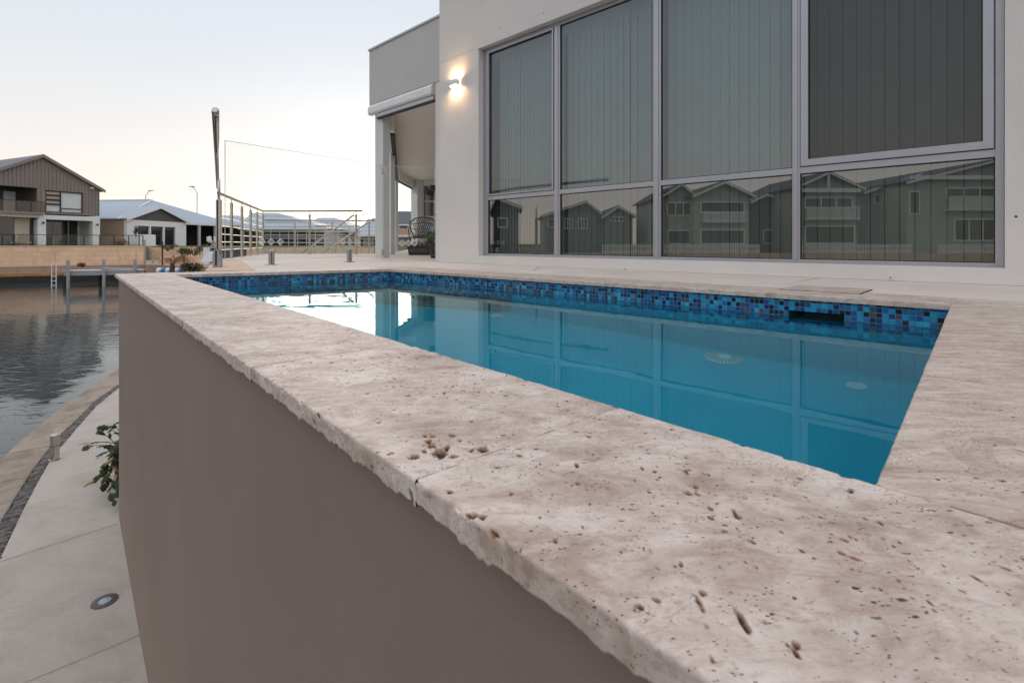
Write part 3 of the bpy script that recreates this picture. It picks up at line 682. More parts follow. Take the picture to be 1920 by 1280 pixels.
# ------------------------------------------------------------------ canal water and far land
m, nt, N, _, p = newmat('canal_water')
p.inputs['Base Color'].default_value = (0.045,0.062,0.066,1); p.inputs['Roughness'].default_value = 0.02; p.inputs['IOR'].default_value = 1.333; p.inputs['Specular IOR Level'].default_value = 0.5
v1 = coords(nt, (0.75,1.5,1), (0,0,R(15))); h1 = noise(nt, v1, 3.4, 3, 0.5, 0.6); h2 = noise(nt, coords(nt,(0.8,1.4,1),(0,0,R(-20))), 0.7, 3, 0.5)
msk = ramp(nt, noise(nt, coords(nt,(0.12,0.12,1)), 1.0, 3), [(0.40,0.12),(0.60,1.0)])
hh = math_(nt, 'ADD', math_(nt, 'MULTIPLY', h1, msk), math_(nt, 'MULTIPLY', h2, 0.9))
L(nt, bump(nt, hh, 0.5, 0.022), p.inputs['Normal'])
mb = MB(); mb.sheet([(-260,-260,CANAL_Z),(260,-260,CANAL_Z),(260,140,CANAL_Z),(-260,140,CANAL_Z)]); struct('canal', mb, m, fixn=False)
mb = MB(); mb.sheet([(-2500,-2500,-3.4),(2500,-2500,-3.4),(2500,2500,-3.4),(-2500,2500,-3.4)]); struct('ground', mb, M('far_ground', (0.16,0.14,0.10), 0.95, 0.2, 0.05))

K0 = Vector((-36.96, 36.0)); KD = Vector((1.647, 1.0)).normalized()
bank = Fr(K0, KD, (-KD.y, KD.x))
def stripe(name, label, v0, v1, z0, z1, u0, u1, mat):
    mb = MB(); uvbox(mb, bank, u0, u1, v0, v1, z0, z1); return mb
sw = empty('sea_wall', (K0.x, K0.y, CANAL_Z), 'low dark tide stained sea wall along the far side of the canal', 'sea wall')
u0, u1 = -14.0, 40.0
mb = stripe('', '', 0, 1, 0, 0, 0, 0, None) if False else MB()
for (nm, v0, v1, za, zb, mt) in (('tide_band', 0.0, 2.6, -3.2, -2.13, 'tide'), ('stained_course', 0.04, 2.6, -2.13, -1.93, 'rust_stone'), ('upper_course', 0.18, 2.6, -1.93, -1.42, 'seawall')):
    mb = MB(); uvbox(mb, bank, u0, u1, v0, v1, za, zb); mb.build(nm, MT[mt], sw)
ux = bank.U(271, 2.6)
lw = empty('limestone_wall', bank.P(0,2.6,-1.42), 'pale orange limestone block retaining wall below the grey two storey house', 'wall')
mb = MB(); uvbox(mb, bank, u0, ux, 2.6, 3.2, -1.42, 0.05); mb.build('block_face', MT['limestone'], lw)
mb = MB(); mb.box(bank, u0, ux, 2.56, 3.26, 0.051, 0.11); mb.build('wall_cap', M('sandy_cap', (0.62,0.50,0.36), 0.9), lw)
mb = MB(); mb.prism([bank.P(u,v,0)[:2] for u,v in ((-60,3.22),(ux+.1,3.22),(ux+.1,8.5),(90,8.5),(260,8.5),(700,900),(-900,900),(-300,40))], -1.5, 0.04)
struct('far_land', mb, M('dry_lawn', (0.20,0.19,0.09), 0.95, 0.3, 0.8))
mb = MB(); mb.box(bank, ux+.1, 60, 2.62, 8.6, -2.5, -1.40); struct('foreshore', mb, M('sand_bank', (0.40,0.29,0.20), 0.95, 0.3, 0.9, 0.5, 6, 0.05))

# ------------------------------------------------------------------ the house beside the pool
HU, HV = (0.7305, -0.683), (0.683, 0.7305)
hw = Fr((-1.014, 6.967), HU, HV)
house = empty('house', (-1.014, 6.967, 0), 'large cream rendered house with tall grey framed windows right beside the pool', 'house')
RV = 0.085
ul, ur = hw.U(897), hw.U(1884.5); zb, zt = 0.5*(hw.Z(897,479.5)+hw.Z(1884.8,502.5)), hw.Z(895.5,92)
zt = 0.5*(zt + hw.Z(1131.7, 0)); UE = 9.0; ZTOP = 6.6
mb = MB(); mb.box(hw,0,ul,0,0.25,0,ZTOP).box(hw,ul,ur,0,0.25,0,zb).box(hw,ul,ur,0,0.25,zt,ZTOP).box(hw,ur,UE,0,0.25,0,ZTOP)
mb.box(hw,0,0.25,0.25,10.5,0,ZTOP).box(hw,UE-.25,UE,0.25,10,0,ZTOP).box(hw,0.25,UE-.25,9.8,10,0,ZTOP).box(hw,.25,UE-.25,.25,9.8,ZTOP-.3,ZTOP-.01)
mb.build('wall', MT['white_render'], house)
mb = MB(); mb.box(hw, 0.002, ul, -0.0015, 0.0, zt-0.004, zt+0.004); mb.build('control_joint', MT['grey_render'], house)
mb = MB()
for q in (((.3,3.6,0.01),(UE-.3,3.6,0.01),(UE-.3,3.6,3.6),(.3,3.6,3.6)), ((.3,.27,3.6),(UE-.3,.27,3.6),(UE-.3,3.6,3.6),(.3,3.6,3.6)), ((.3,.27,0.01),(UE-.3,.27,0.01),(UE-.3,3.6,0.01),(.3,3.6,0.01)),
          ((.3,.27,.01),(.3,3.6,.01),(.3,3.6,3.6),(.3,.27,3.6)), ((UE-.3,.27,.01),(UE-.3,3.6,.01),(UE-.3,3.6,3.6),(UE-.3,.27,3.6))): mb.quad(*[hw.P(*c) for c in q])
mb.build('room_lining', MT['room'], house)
# window frame
f0, f1 = RV, RV+0.07
U_ = lambda px: hw.U(px, RV)
zr0, zr1 = 0.5*(hw.Z(1485,329.4,RV)+hw.Z(1048.7,362.3,RV)), 0.5*(hw.Z(1485,316,RV)+hw.Z(1048.7,355.3,RV))
fr_l, fr_r = U_(914.5), U_(1866); mull = [(U_(1038.8),U_(1049.7)), (U_(1224.7),U_(1239.0)), (U_(1485.3),U_(1500.0))]
fzb, fzt = zb+0.028, zt-0.045
wf = MB()
wf.box(hw, ul+.001, fr_l, f0, f1, zb, zt).box(hw, fr_r, ur-.001, f0, f1, zb, zt).box(hw, fr_l, fr_r, f0, f1, zb, fzb).box(hw, fr_l, fr_r, f0, f1, fzt, zt)
for a, b in mull: wf.box(hw, a, b, f0, f1, fzb, fzt)
for a, b in mull: wf.box(hw, a+(b-a)*.3, b-(b-a)*.3, f0-0.008, f0, fzb+.002, fzt-.002)
bays = [(fr_l, mull[0][0]), (mull[0][1], mull[1][0]), (mull[1][1], mull[2][0]), (mull[2][1], fr_r)]
for a, b in bays: wf.box(hw, a, b, f0, f1, zr0, zr1)
win = wf.build('window_frame', MT['alu'], house, bevel=0.002)
SL = MB(); SEAL = MB()
for i, (a, b) in enumerate(bays):
    for lo, hi in ((fzb, zr0), (zr1, fzt)):
        sash = 0.0
        if lo > 1 or (i in (0, 3) and lo == zr1):
            if i in (0, 3):
                w = 0.052 if i == 3 else 0.018
                g = 0.006
                sb = MB(); sb.box(hw,a+g,a+g+w,f0-.012,f1-.02,lo+g,hi-g).box(hw,b-g-w,b-g,f0-.012,f1-.02,lo+g,hi-g).box(hw,a+g+w,b-g-w,f0-.012,f1-.02,lo+g,lo+g+w).box(hw,a+g+w,b-g-w,f0-.012,f1-.02,hi-g-w,hi-g)
                s_ = sb.build('sash', MT['alu'], house, bevel=0.0015); sash = w+g
        A_, B_, L_, H_ = a+sash, b-sash, lo+sash, hi-sash; e = 0.007
        SEAL.box(hw,A_,A_+e,f0+.012,f0+.02,L_,H_).box(hw,B_-e,B_,f0+.012,f0+.02,L_,H_).box(hw,A_+e,B_-e,f0+.012,f0+.02,L_,L_+e).box(hw,A_+e,B_-e,f0+.012,f0+.02,H_-e,H_)
        gm = MB(); gm.quad(hw.P(A_,f0+.022,L_),hw.P(B_,f0+.022,L_),hw.P(B_,f0+.022,H_),hw.P(A_,f0+.022,H_))
        # slight tilt and bow of each pane
        o = gm.build('window_pane', MT['winglass_dark'] if (i == 3 and lo == zr1) else MT['winglass_low'] if lo == fzb else MT['winglass'], house, fixn=False)
SEAL.build('glazing_seal', MT['seal'], house)
# vertical blinds, one set per bay
rng = np.random.RandomState(9)
for i, (a, b) in enumerate(bays):
    mb = MB(); pitch = (0.052, 0.081, 0.084, 0.088)[i]; x = a + (0.075 if i == 0 else 0.004); k = 0
    while x < b-0.01:
        w = pitch*(0.93, 0.915, 0.93, 0.94)[i]; th = (0.0, 0.02, 0.08, 0.10)[i] + 0.08*rng.randn() 
        p0 = hw.P(x, 0.235, 0); dx = w*math.cos(th); dv = w*math.sin(th)
        zt_ = fzt-0.03; n = len(mb.v)
        bow = 0.006
        for zz in (0.115, zt_):
            for t in (0, .25, .5, .75, 1): mb.v.append(tuple(hw.P(x+dx*t, 0.235+dv*t+bow*math.sin(math.pi*t), zz)))
        for t in range(4): mb.f.append((n+t, n+t+1, n+6+t, n+5+t))
        x += pitch; k += 1
    mb.build('vertical_blind', MT['blind'], house, smooth=True, fixn=False)
mb = MB(); mb.box(hw, fr_l, fr_r, 0.19, 0.27, fzt-0.035, fzt+.02); mb.build('blind_track', MT['white'], house)
# small screw caps and hose taps on the wall
for px, py in ((870, 55), (936, 53), (1019.5, 25.5), (1905, 406)):
    u, z = hw.at(px, py); mb = MB(); c = hw.P(u, -0.002, z); mb.tube([c, hw.P(u, 0.002, z)], 0.007, 10); mb.build('wall_plug', MT['seal'], house)
for px, py in ((1172, 503.5), (1669.5, 519.5)):
    u, z = hw.at(px, py); mb = MB(); mb.tube([hw.P(u,-0.012,z), hw.P(u,0.001,z)], [0.011,0.013], 14); k = mb.build('weep_cover', MT['white'], house, smooth=False)
    MB().tube([hw.P(u,-0.014,z), hw.P(u,-0.011,z)], 0.005, 10).build('weep_hole', MT['seal'], k).location = (0,0,0)
# wall lamp, lit
u, z = hw.at(856.5, 157.0); lamp = empty('wall_lamp', hw.P(u,0,z), 'small white square wall lamp glowing up and down left of the tall windows', 'wall lamp')
hwid, hh_ = 0.068, 0.042
mb = MB(); mb.box(hw,u-hwid,u+hwid,-0.080,-0.072,z-hh_,z+hh_).box(hw,u-hwid,u-hwid+.008,-0.072,-0.012,z-hh_,z+hh_).box(hw,u+hwid-.008,u+hwid,-0.072,-0.012,z-hh_,z+hh_); mb.build('lamp_shade', MT['white'], lamp, bevel=0.002)
MB().box(hw,u-hwid+.01,u+hwid-.01,-0.012,-0.0005,z-hh_+.01,z+hh_-.01).build('back_plate', MT['white'], lamp)
m, nt, N, _, p = newmat('lamp_glow'); p.inputs['Emission Color'].default_value = (1.0,0.62,0.30,1); p.inputs['Emission Strength'].default_value = 170; p.inputs['Base Color'].default_value = (1,.9,.7,1)
MB().box(hw,u-.042,u+.042,-0.060,-0.024,z-.030,z+.030).build('bulb', m, lamp)

# alcove wing
al = Fr((-2.52, 9.35), HU, HV)
za, zp = al.Z(692,97), al.Z(692.7,197.7); uL = al.U(692.5); uR = 3.2
wing = house
MB().box(al,uL,uR,0,0.25,zp,za).build('parapet', MT['grey_render'], house)
MB().box(al,uL-.02,uR,-0.02,0.27,za,za+0.035).build('parapet_cap', MT['alu'], house)
zs1, zs0 = al.Z(697,200), al.Z(697,218)
mb = MB(); s0, s1 = al.U(697), al.U(816.5)
prof = [(-0.085,zs0+.03),(-0.085,zs1-.05),(-0.05,zs1),(-0.001,zs1),(-0.001,zs0),(-0.06,zs0)]
mb.ext([al.P(s0,v,z) for v,z in prof], [al.P(s1,v,z) for v,z in prof]); mb.build('roller_shutter_box', MT['white'], house)
mb = MB(); mb.box(al, al.U(711), al.U(817), -0.05, -0.01, zs0-.075, zs0-.012); mb.build('shutter_bar', MT['alu'], house)
mb = MB(); mb.box(al, al.U(711), al.U(817), -0.048, -0.012, zs0-.115, zs0-.077).box(al, al.U(711), al.U(817), -0.04, -0.02, zs0-.011, zs0-.001); mb.build('shutter_seal', MT['seal'], house)
def post(px, Y, w, z1, d=None, nm='column', mat='column'):
    c = V(px, HY, Y); f = Fr((c.x,c.y), HU, HV); d = d or w
    return MB().box(f,-w/2,w/2,0,d,0,z1).build(nm, MT[mat], house, bevel=0.004)
CZ = 2.75
MB().box(al, al.U(701.5), al.U(716.4), 0.02, 0.16, 0, zp).build('column', MT['column'], house, bevel=0.004)
post(730.3, 12.15, 0.12, CZ-.01); post(740, 17.0, 0.115, CZ-.01); post(776.5, 19.5, 0.42, CZ-.01, 0.3)
c1_, c2_, c3_ = al.P(al.U(705),.2,0), V(741,HY,17.05), V(770,HY,19.6)
def beam(p, q, w, z0, z1, nm, mat):
    d = Vector((q.x-p.x, q.y-p.y)); f = Fr((p.x,p.y), d, (d.y,-d.x)); return MB().box(f,0,d.length,0,w,z0,z1).build(nm, MT[mat], house)
beam(c1_, c2_, 0.16, 2.44, CZ-.005, 'header_beam', 'ceiling'); beam(c2_, c3_, 0.16, 2.44, CZ-.005, 'header_beam', 'ceiling')
beam(c1_+Vector((.02,.3,0)), c2_+Vector((.03,-.1,0)), 0.10, 2.405, 2.438, 'shutter_bar', 'seal'); beam(c2_, c3_, 0.10, 2.405, 2.438, 'shutter_bar', 'seal')
rw = hw.P(0.0, 9.0, 0)
MB().prism([(al.P(uL+.1,.25,0).x, al.P(uL+.1,.25,0).y), (al.P(2.9,.25,0).x, al.P(2.9,.25,0).y), (rw.x+.1,rw.y), (2.5,20.5), (c3_.x-.05,20.3), (c2_.x-.05,c2_.y)], CZ, CZ+.15).build('ceiling', MT['ceiling'], house)
bk = Fr((V(770,HY,19.6).x, 19.7), (1,-0.06), (0.06,1))
b0, b1, bz0, bz1 = bk.U(792), bk.U(835), bk.Z(792,408), bk.Z(792,347)
mb = MB(); mb.box(bk,0,b0,0,.2,0,CZ-.006).box(bk,b0,b1,0,.2,0,bz0).box(bk,b0,b1,0,.2,bz1,CZ-.006).box(bk,b1,8,0,.2,0,CZ-.006); mb.build('alcove_wall', MT['grey_render'], house)
mb = MB(); mb.box(bk,b0+.001,b0+.07,.03,.1,bz0,bz1).box(bk,b0,b1,.03,.1,bz0,bz0+.06).box(bk,b0,b1,.03,.1,bz1-.06,bz1).box(bk,b0,b1,.035,.09,.5*(bz0+bz1)-.03,.5*(bz0+bz1)+.03); mb.build('alcove_window_frame', MT['alu'], house)
MB().box(bk,b0+.07,b1,.06,.07,bz0+.06,bz1-.06).build('alcove_window_pane', MT['far_glass'], house)
MB().box(bk,.4,8,-.05,-.001,2.55,CZ-.008).build('cornice', MT['ceiling'], house)
pp = Fr((V(816.5,HY,7.32).x,7.32), HU, HV); MB().box(pp, 0, 0.30, 0, .1, 0, 2.62).build('pilaster', MT['white_render'], house)

# ------------------------------------------------------------------ glass pool fence and gate
gf = Fr((-3.005, 6.23), (0.5916, 0.8063), (-0.8063, 0.5916))
def pane(fr, a, b, z0, z1, parent, th=0.012):
    mb = MB(); mb.quad(fr.P(a,0,z0), fr.P(b,0,z0), fr.P(b,0,z1), fr.P(a,0,z1)); g = mb.build('glass_panel', MT['clear'], parent, fixn=False)
    mb = MB(); e = 0.0035
    mb.box(fr,a,a+e,0.0005,th,z0,z1).box(fr,b-e,b,0.0005,th,z0,z1).box(fr,a+e,b-e,0.0005,th,z1-e,z1).box(fr,a+e,b-e,0.0005,th,z0,z0+e)
    k = mb.build('polished_edge', MT['glass_edge'], g); k.location = (0,0,0); return g
def diamond(fr, px, z, r_, parent):
    u = fr.U(px); mb = MB()
    def sq(q): return [fr.P(u+q,-.004,z), fr.P(u,-.004,z+q), fr.P(u-q,-.004,z), fr.P(u,-.004,z-q)]
    a, b, c, d, e = sq(r_), sq(r_*.80), sq(r_*.60), sq(r_*.50), sq(r_*.15)
    for i in range(4):
        j = (i+1)%4; mb.quad(a[i],a[j],b[j],b[i]); mb.quad(c[i],c[j],d[j],d[i])
    mb.quad(*e); return mb.build('diamond_marker', MT['marker'], parent, fixn=False)
fence = empty('glass_fence', gf.P(0,0,0), 'frameless clear glass fence panel standing on two short steel clamps behind the pool', 'glass fence')
pa, pb = gf.U(422), gf.U(717.5); GZ0, GZ1 = 0.07, 1.46
pane(gf, pa, pb, GZ0, GZ1, fence)
for px in (509, 655):
    u = gf.U(px); mb = MB(); mb.box(gf,u-.026,u+.026,-.03,.03,0.008,.165).box(gf,u-.055,u+.055,-.055,.055,0,.008)
    mb.hexa([gf.P(u-.026,-.03,.165),gf.P(u+.026,-.03,.165),gf.P(u+.026,.03,.165),gf.P(u-.026,.03,.165),gf.P(u-.016,-.018,.185),gf.P(u+.016,-.018,.185),gf.P(u+.016,.018,.185),gf.P(u-.016,.018,.185)])
    sp = mb.build('spigot', MT['steel_dark'], fence, bevel=.002)
    MB().box(gf,u-.022,u-.012,-.0315,-.0301,.02,.16).build('clamp_slot', MT['seal'], sp).location = (0,0,0)
for px in (491, 508, 525.5, 643, 656, 669): diamond(gf, px, 0.285, 0.047, fence)
g0 = gf.P(gf.U(719.5),0,0); g1 = V(815.5,HY,7.85)
gg = Fr((g0.x,g0.y), (g1.x-g0.x, g1.y-g0.y)); gl_ = Vector((g1.x-g0.x, g1.y-g0.y)).length
gate = empty('glass_gate', g0, 'clear glass pool gate with diamond markers hung between fence and house corner', 'glass gate')
pane(gg, 0, gl_, GZ0, GZ1, gate)
for z in (0.98, 0.27):
    for px in (754, 766, 777): diamond(gg, px, z, 0.052, gate)
for py in (321, 473):
    z = gg.Z(719.5, py); mb = MB(); mb.box(gg,-.036,-.003,-.022,.022,z-.045,z+.045).box(gg,.003,.036,-.022,.022,z-.045,z+.045); mb.tube([gg.P(0,0,z-.05), gg.P(0,0,z+.05)], .009, 10)
    mb.build('hinge', M('hinge_steel', (0.42,0.36,0.34), .35, .1, metal=.8), gate, bevel=.003)
z = gg.Z(815, 352); mb = MB(); mb.box(gg,gl_-.09,gl_+.0,-.03,.03,z-.04,z+.04); mb.lathe(gg.P(gl_+.015,-.01,z-.04), [(.0,0),(.03,.005),(.043,.03),(.043,.05),(.03,.075),(0,.08)], 16, cap=False); mb.build('latch', MT['black'], gate, bevel=.006)

# tall steel rail end with its clamp
q = G(408, 501.5); rt = empty('handrail_post', q, 'tall brushed steel rail post with a rounded cap leaning out of a floor clamp', 'handrail post')
f = Fr((q.x,q.y), (1,0), (0,1))
mb = MB(); mb.box(f,-.07,.07,-.07,.07,0,.008)
pr_ = [(.041,.008),(.041,.15),(.032,.185),(.024,.20)]
mb.ext([f.P(s*a,-.03,b) for s,a,b in [(-1,.041,.008),(1,.041,.008),(1,.041,.14),(1,.022,.195),(-1,.022,.195),(-1,.041,.14)]], [f.P(s*a,.03,b) for s,a,b in [(-1,.041,.008),(1,.041,.008),(1,.041,.14),(1,.022,.195),(-1,.022,.195),(-1,.041,.14)]])
mb.build('spigot', MT['steel_dark'], rt, bevel=.004)
mb = MB(); mb.box(f,-.022,.022,.0,.05,.19,.745); lp_ = mb.build('lower_post', MT['steel'], rt, bevel=.003)
MB().tube([f.P(0,.025,.74), f.P(0,.025,.965)], .015, 12).build('neck', MT['steel'], rt, smooth=True)
mb = MB(); mb.box(f,-.009,.009,-.033,-.031,.02,.19).box(f,-.009,.006,-.002,-.0005,.195,.74); mb.build('dark_slot', MT['seal'], rt)
pt = [V(408.9,352,7.7), V(406.3,283,5.8), V(404,208,4.3)]
MB().tube(pt, [.024,.0265,.029], 20).build('tapered_tube', MT['steel'], rt, smooth=True)
a, b = V(404,208,4.3), V(406.3,283,5.8)
MB().tube([a+Vector((0,-.003,-.024)), b+Vector((.0,-.003,-.0225))], [.008,.008], 6).build('dark_slot', MT['seal'], rt)
mb = MB().lathe(V(404,212,4.3), [(.010,-.022),(.026,-.016),(.032,.0),(.032,.012),(.028,.024),(.018,.033),(.002,.036)], 24); mb.build('rounded_cap', MT['steel'], rt, smooth=True)

# ------------------------------------------------------------------ steel balustrades
def balustrade(name, label, cat, path, posts, base, zr, bars, rp=.026, rb=.008, hr=.024, group=None):
    r_ = empty(name, Vector((path[0].x, path[0].y, base)), label, cat, group)
    MB().tube([Vector((p.x,p.y,zr)) for p in path], hr, 12).build('handrail', MT['steel'], r_, smooth=True)
    for p in posts:
        mb = MB(); mb.tube([(p.x,p.y,base),(p.x,p.y,zr-.10)], rp, 12).tube([(p.x,p.y,zr-.10),(p.x,p.y,zr-.01)], .008, 8)
        mb.lathe((p.x,p.y,zr-.10), [(rp+.002,0),(rp+.002,.012),(.010,.022)], 12); mb.lathe((p.x,p.y,base), [(.045,0),(.045,.01)], 14); mb.build('post', MT['steel'], r_)
    for z in bars:
        MB().tube([Vector((p.x,p.y,z)) for p in path], rb, 6).build('rail', MT['steel'], r_)
    return r_
lA, lE = V(434,HY,9.0), V(493,HY,12.5); fl = Fr((lA.x,lA.y), (lE.x-lA.x, lE.y-lA.y), (1,.3))
flat = lambda v: Vector((v.x, v.y, 0))
path = [fl.P(fl.U(409.5),0,0), flat(lE), flat(V(679,HY,12.45))]
posts = [fl.P(fl.U(px),0,0) for px in (434,453.5,469.7,482)] + [flat(lE), flat(V(580.6,HY,12.5)), flat(V(667.7,HY,12.5))]
BZ = [.16,.29,.42,.56,.69,.82,.95]
balustrade('balustrade', 'brushed steel balustrade with a corner, nearest one running round the deck edge', 'balustrade', path, posts, 0, 1.08, BZ)
balustrade('balustrade', 'second row of steel balustrade, behind the one at the deck edge', 'balustrade', [flat(V(497,HY,16.4)), flat(V(705,HY,16.8))], [flat(V(x,HY,16.5)) for x in (552.7,623,692)], -.3, 1.04, BZ)
balustrade('balustrade', 'farthest and lowest looking steel balustrade beyond the steps', 'balustrade', [flat(V(592,HY,23.8)), flat(V(676,HY,24.2))], [flat(V(x,HY,24)) for x in (609.8,634,655,673)], -.2, 1.12, BZ)
for (a, b, lab) in ((V(662.6,403.5,12.7), V(563,476.9,14.3), 'upper sloping steel stair handrail joining the near balustrade'), (V(701,409.6,13.4), V(600.6,476.9,15.2), 'lower sloping steel stair handrail, right of the other one')):
    e = b + (b-a)*0.25; r_ = empty('stair_handrail', e, lab, 'stair handrail')
    MB().tube([a, e], .024, 12).build('handrail', MT['steel'], r_, smooth=True)
    for t in (.55,.98): p_ = a+(e-a)*t; MB().tube([p_+Vector((0,0,-.01)), Vector((p_.x,p_.y,-.9))], .02, 8).build('post', MT['steel'], r_)
mb = MB(); mb.prism([(-6.3,13.4),(-3.3,13.4),(-5.0,25.5),(-11,25.5)], -3.2, -.3); struct('landing', mb, MT['deck'])

# ------------------------------------------------------------------ alcove furniture
def leafclump(mb, c, rad, n, size, seed, squash=1.0):
    rg = random.Random(seed); c = Vector(c)
    for _ in range(n):
        d = Vector((rg.gauss(0,1), rg.gauss(0,1), rg.gauss(0,1))).normalized()*rg.random()**0.45
        p = c + Vector((d.x*rad[0], d.y*rad[1], d.z*rad[2])); s = size*(.6+.8*rg.random())
        a = Vector((rg.gauss(0,1), rg.gauss(0,1), rg.gauss(0,.8))).normalized(); b = a.cross(Vector((rg.gauss(0,1),rg.gauss(0,1),rg.gauss(0,1)))).normalized()
        mb.quad(p-a*s, p-b*s*.4, p+a*s, p+b*s*.4)
def leafmat(name, c1, c2):
    m, nt, N, _, p = newmat(name); c = ramp(nt, noise(nt, coords(nt), 3.1, 3, .6), [(.35,c1),(.65,c2)]); L(nt, c, p.inputs['Base Color']); p.inputs['Roughness'].default_value = .55; return m
MT['leaf'] = leafmat('green_leaves', (.03,.06,.015), (.09,.13,.03)); MT['leaf2'] = leafmat('dry_green_leaves', (.09,.07,.02), (.16,.14,.04)); MT['flower'] = M('red_flowers', (.35,.02,.04), .6)
bx = G(786,478.3); box_ = empty('planter_box', bx, 'low black rectangular planter with small red flowers in the alcove', 'planter')
f = Fr((bx.x,bx.y), (1,-.15), (.15,1)); mb = MB()
mb.hexa([f.P(-.25,0,0),f.P(.25,0,0),f.P(.25,.22,0),f.P(-.25,.22,0),f.P(-.285,-.02,.2),f.P(.285,-.02,.2),f.P(.285,.24,.2),f.P(-.285,.24,.2)]).box(f,-.295,.295,-.03,.25,.2,.225); mb.build('trough', MT['black'], box_, bevel=.006)
mb = MB(); [leafclump(mb, f.P(x,.1,.25), (.1,.08,.06), 40, .03, int(x*90)+50) for x in (-.2,-.05,.1,.22)]; mb.build('foliage', MT['leaf'], box_, fixn=False)
for x in (-.1,-.03,.12): mb = MB(); leafclump(mb, f.P(x,.06,.29), (.04,.04,.03), 14, .02, int(x*90)+80); mb.build('flower', MT['flower'], box_, fixn=False)
pq = G(813,484.5)+Vector((0,.25,0)); pot = empty('potted_plant', pq, 'dark tall pot with a small green leafy plant by the alcove corner', 'potted plant')
MB().lathe(pq, [(0,0),(.09,0),(.12,.26),(.13,.28),(.12,.28),(.0,.26)], 20, cap=False).build('pot', MT['black'], pot, smooth=True)
mb = MB(); leafclump(mb, pq+Vector((-.03,0,.38)), (.17,.15,.15), 170, .045, 5); mb.build('foliage', MT['leaf'], pot, fixn=False)
cq = V(789,HY,13.2); cq.z = 0; ch = empty('garden_chair', cq, 'black cast metal garden chair with a lattice back and a pale cushion', 'chair')
f = Fr((cq.x,cq.y), (.93,.36), (-.36,.93))
mb = MB()
def cp(s, t, r_=1.0):   # point on the fan shaped back: s -1..1 across, t 0..1 up
    w = (.20+.14*math.sin(t*math.pi*.62))*r_; return f.P(s*w, -.20-.16*t-.10*(1-s*s)*0.6, .42+.52*t*(1-.16*s*s))
arc = [cp(-1,t) for t in (0,.2,.4,.6,.78,.9)] + [cp(s,1.0) for s in (-.72,-.36,0,.36,.72)] + [cp(1,t) for t in (.9,.78,.6,.4,.2,0)]
mb.tube(arc, .017, 8).build('back_frame', MT['black'], ch, smooth=True)
mb = MB()
for k in range(-5, 6):
    mb.tube([cp(k*.17,0), cp(k*.17+.16,.5), cp(k*.17+.42,.95)], .008, 5) if -1 < k*.17+.42 < 1 else None
    mb.tube([cp(k*.17,0), cp(k*.17-.16,.5), cp(k*.17-.42,.95)], .008, 5) if -1 < k*.17-.42 < 1 else None
for t in (.22,.48,.74): mb.tube([cp(s,t+.05*math.cos(s*7)) for s in (-.98,-.5,0,.5,.98)], .008, 5)
mb.build('back_lattice', MT['black'], ch)
MB().box(f,-.25,.25,-.24,.25,.40,.43).build('seat', MT['black'], ch, bevel=.01)
MB().box(f,-.24,.24,-.22,.25,.431,.49).build('cushion', M('chair_cushion', (.42,.36,.34), .9), ch, bevel=.02)
for s in (-1,1):
    MB().tube([f.P(s*.22,.22,.41), f.P(s*.25,.24,.2), f.P(s*.27,.28,0)], [.016,.014,.012], 8).build('leg', MT['black'], ch)
    MB().tube([f.P(s*.2,-.2,.41), f.P(s*.23,-.26,.2), f.P(s*.25,-.34,0)], [.016,.014,.012], 8).build('leg', MT['black'], ch)
    MB().tube([f.P(s*.33,-.3,.66), f.P(s*.31,0,.68), f.P(s*.29,.2,.64), f.P(s*.26,.22,.41)], .014, 8).build('armrest', MT['black'], ch, smooth=True)
cq2 = V(812,HY,13.0); f = Fr((cq2.x,cq2.y), (1,0), (0,1)); tb_ = empty('garden_table', (cq2.x,cq2.y,0), 'round dark garden table with a blue and white cloth behind the lattice chair', 'table')
MB().lathe((cq2.x+.35,cq2.y+.3,.68), [(0,0),(.5,0),(.5,.03),(0,.03)], 30, cap=False).build('tabletop', MT['black'], tb_)
MB().tube([(cq2.x+.35,cq2.y+.3,0),(cq2.x+.35,cq2.y+.3,.68)], .04, 12).build('leg', MT['black'], tb_)
o = MB().lathe((cq2.x+.35,cq2.y+.3,.712), [(0,.004),(.49,.004),(.515,-.01),(.52,-.14)], 30, cap=False).build('tablecloth', M('striped_cloth', (.30,.42,.50), .9, .5, 9), None, smooth=True)
tag(o, 'pale blue cloth draped over the round alcove table', 'tablecloth')

# ------------------------------------------------------------------ things on the path
q = G(103, 861, PATH_Z); bl = empty('bollard_light', q, 'short brushed steel bollard light standing at the path edge by the pebbles', 'bollard light')
MB().lathe(q, [(.0395,0),(.0395,.27),(.036,.274),(.0,.274)], 28, cap=False).build('shaft', MT['steel'], bl, smooth=False)
MB().lathe(q, [(.041,.150),(.041,.156)], 28, cap=False).build('collar', MT['seal'], bl)
MB().lathe(q, [(.0,.0),(.055,.0),(.055,.008),(.04,.009)], 28, cap=False).build('base_plate', MT['steel_dark'], bl)
q = G(196, 1127, PATH_Z); gl2 = empty('ground_light', q, 'round bronze ringed light let into the concrete path', 'ground light')
MB().lathe(q, [(.072,0.001),(.072,.006),(.040,.009),(.038,.006),(.0,.006)], 36, cap=False).build('ring', M('bronze_ring', (.10,.085,.085), .4, .3, metal=.6), gl2, smooth=False)
MB().lathe(q, [(.036,.0066),(.030,.0085),(.0,.0095)], 30, cap=False).build('lens', M('frosted_lens', (.30,.38,.42), .25, .3, 30), gl2, smooth=True)

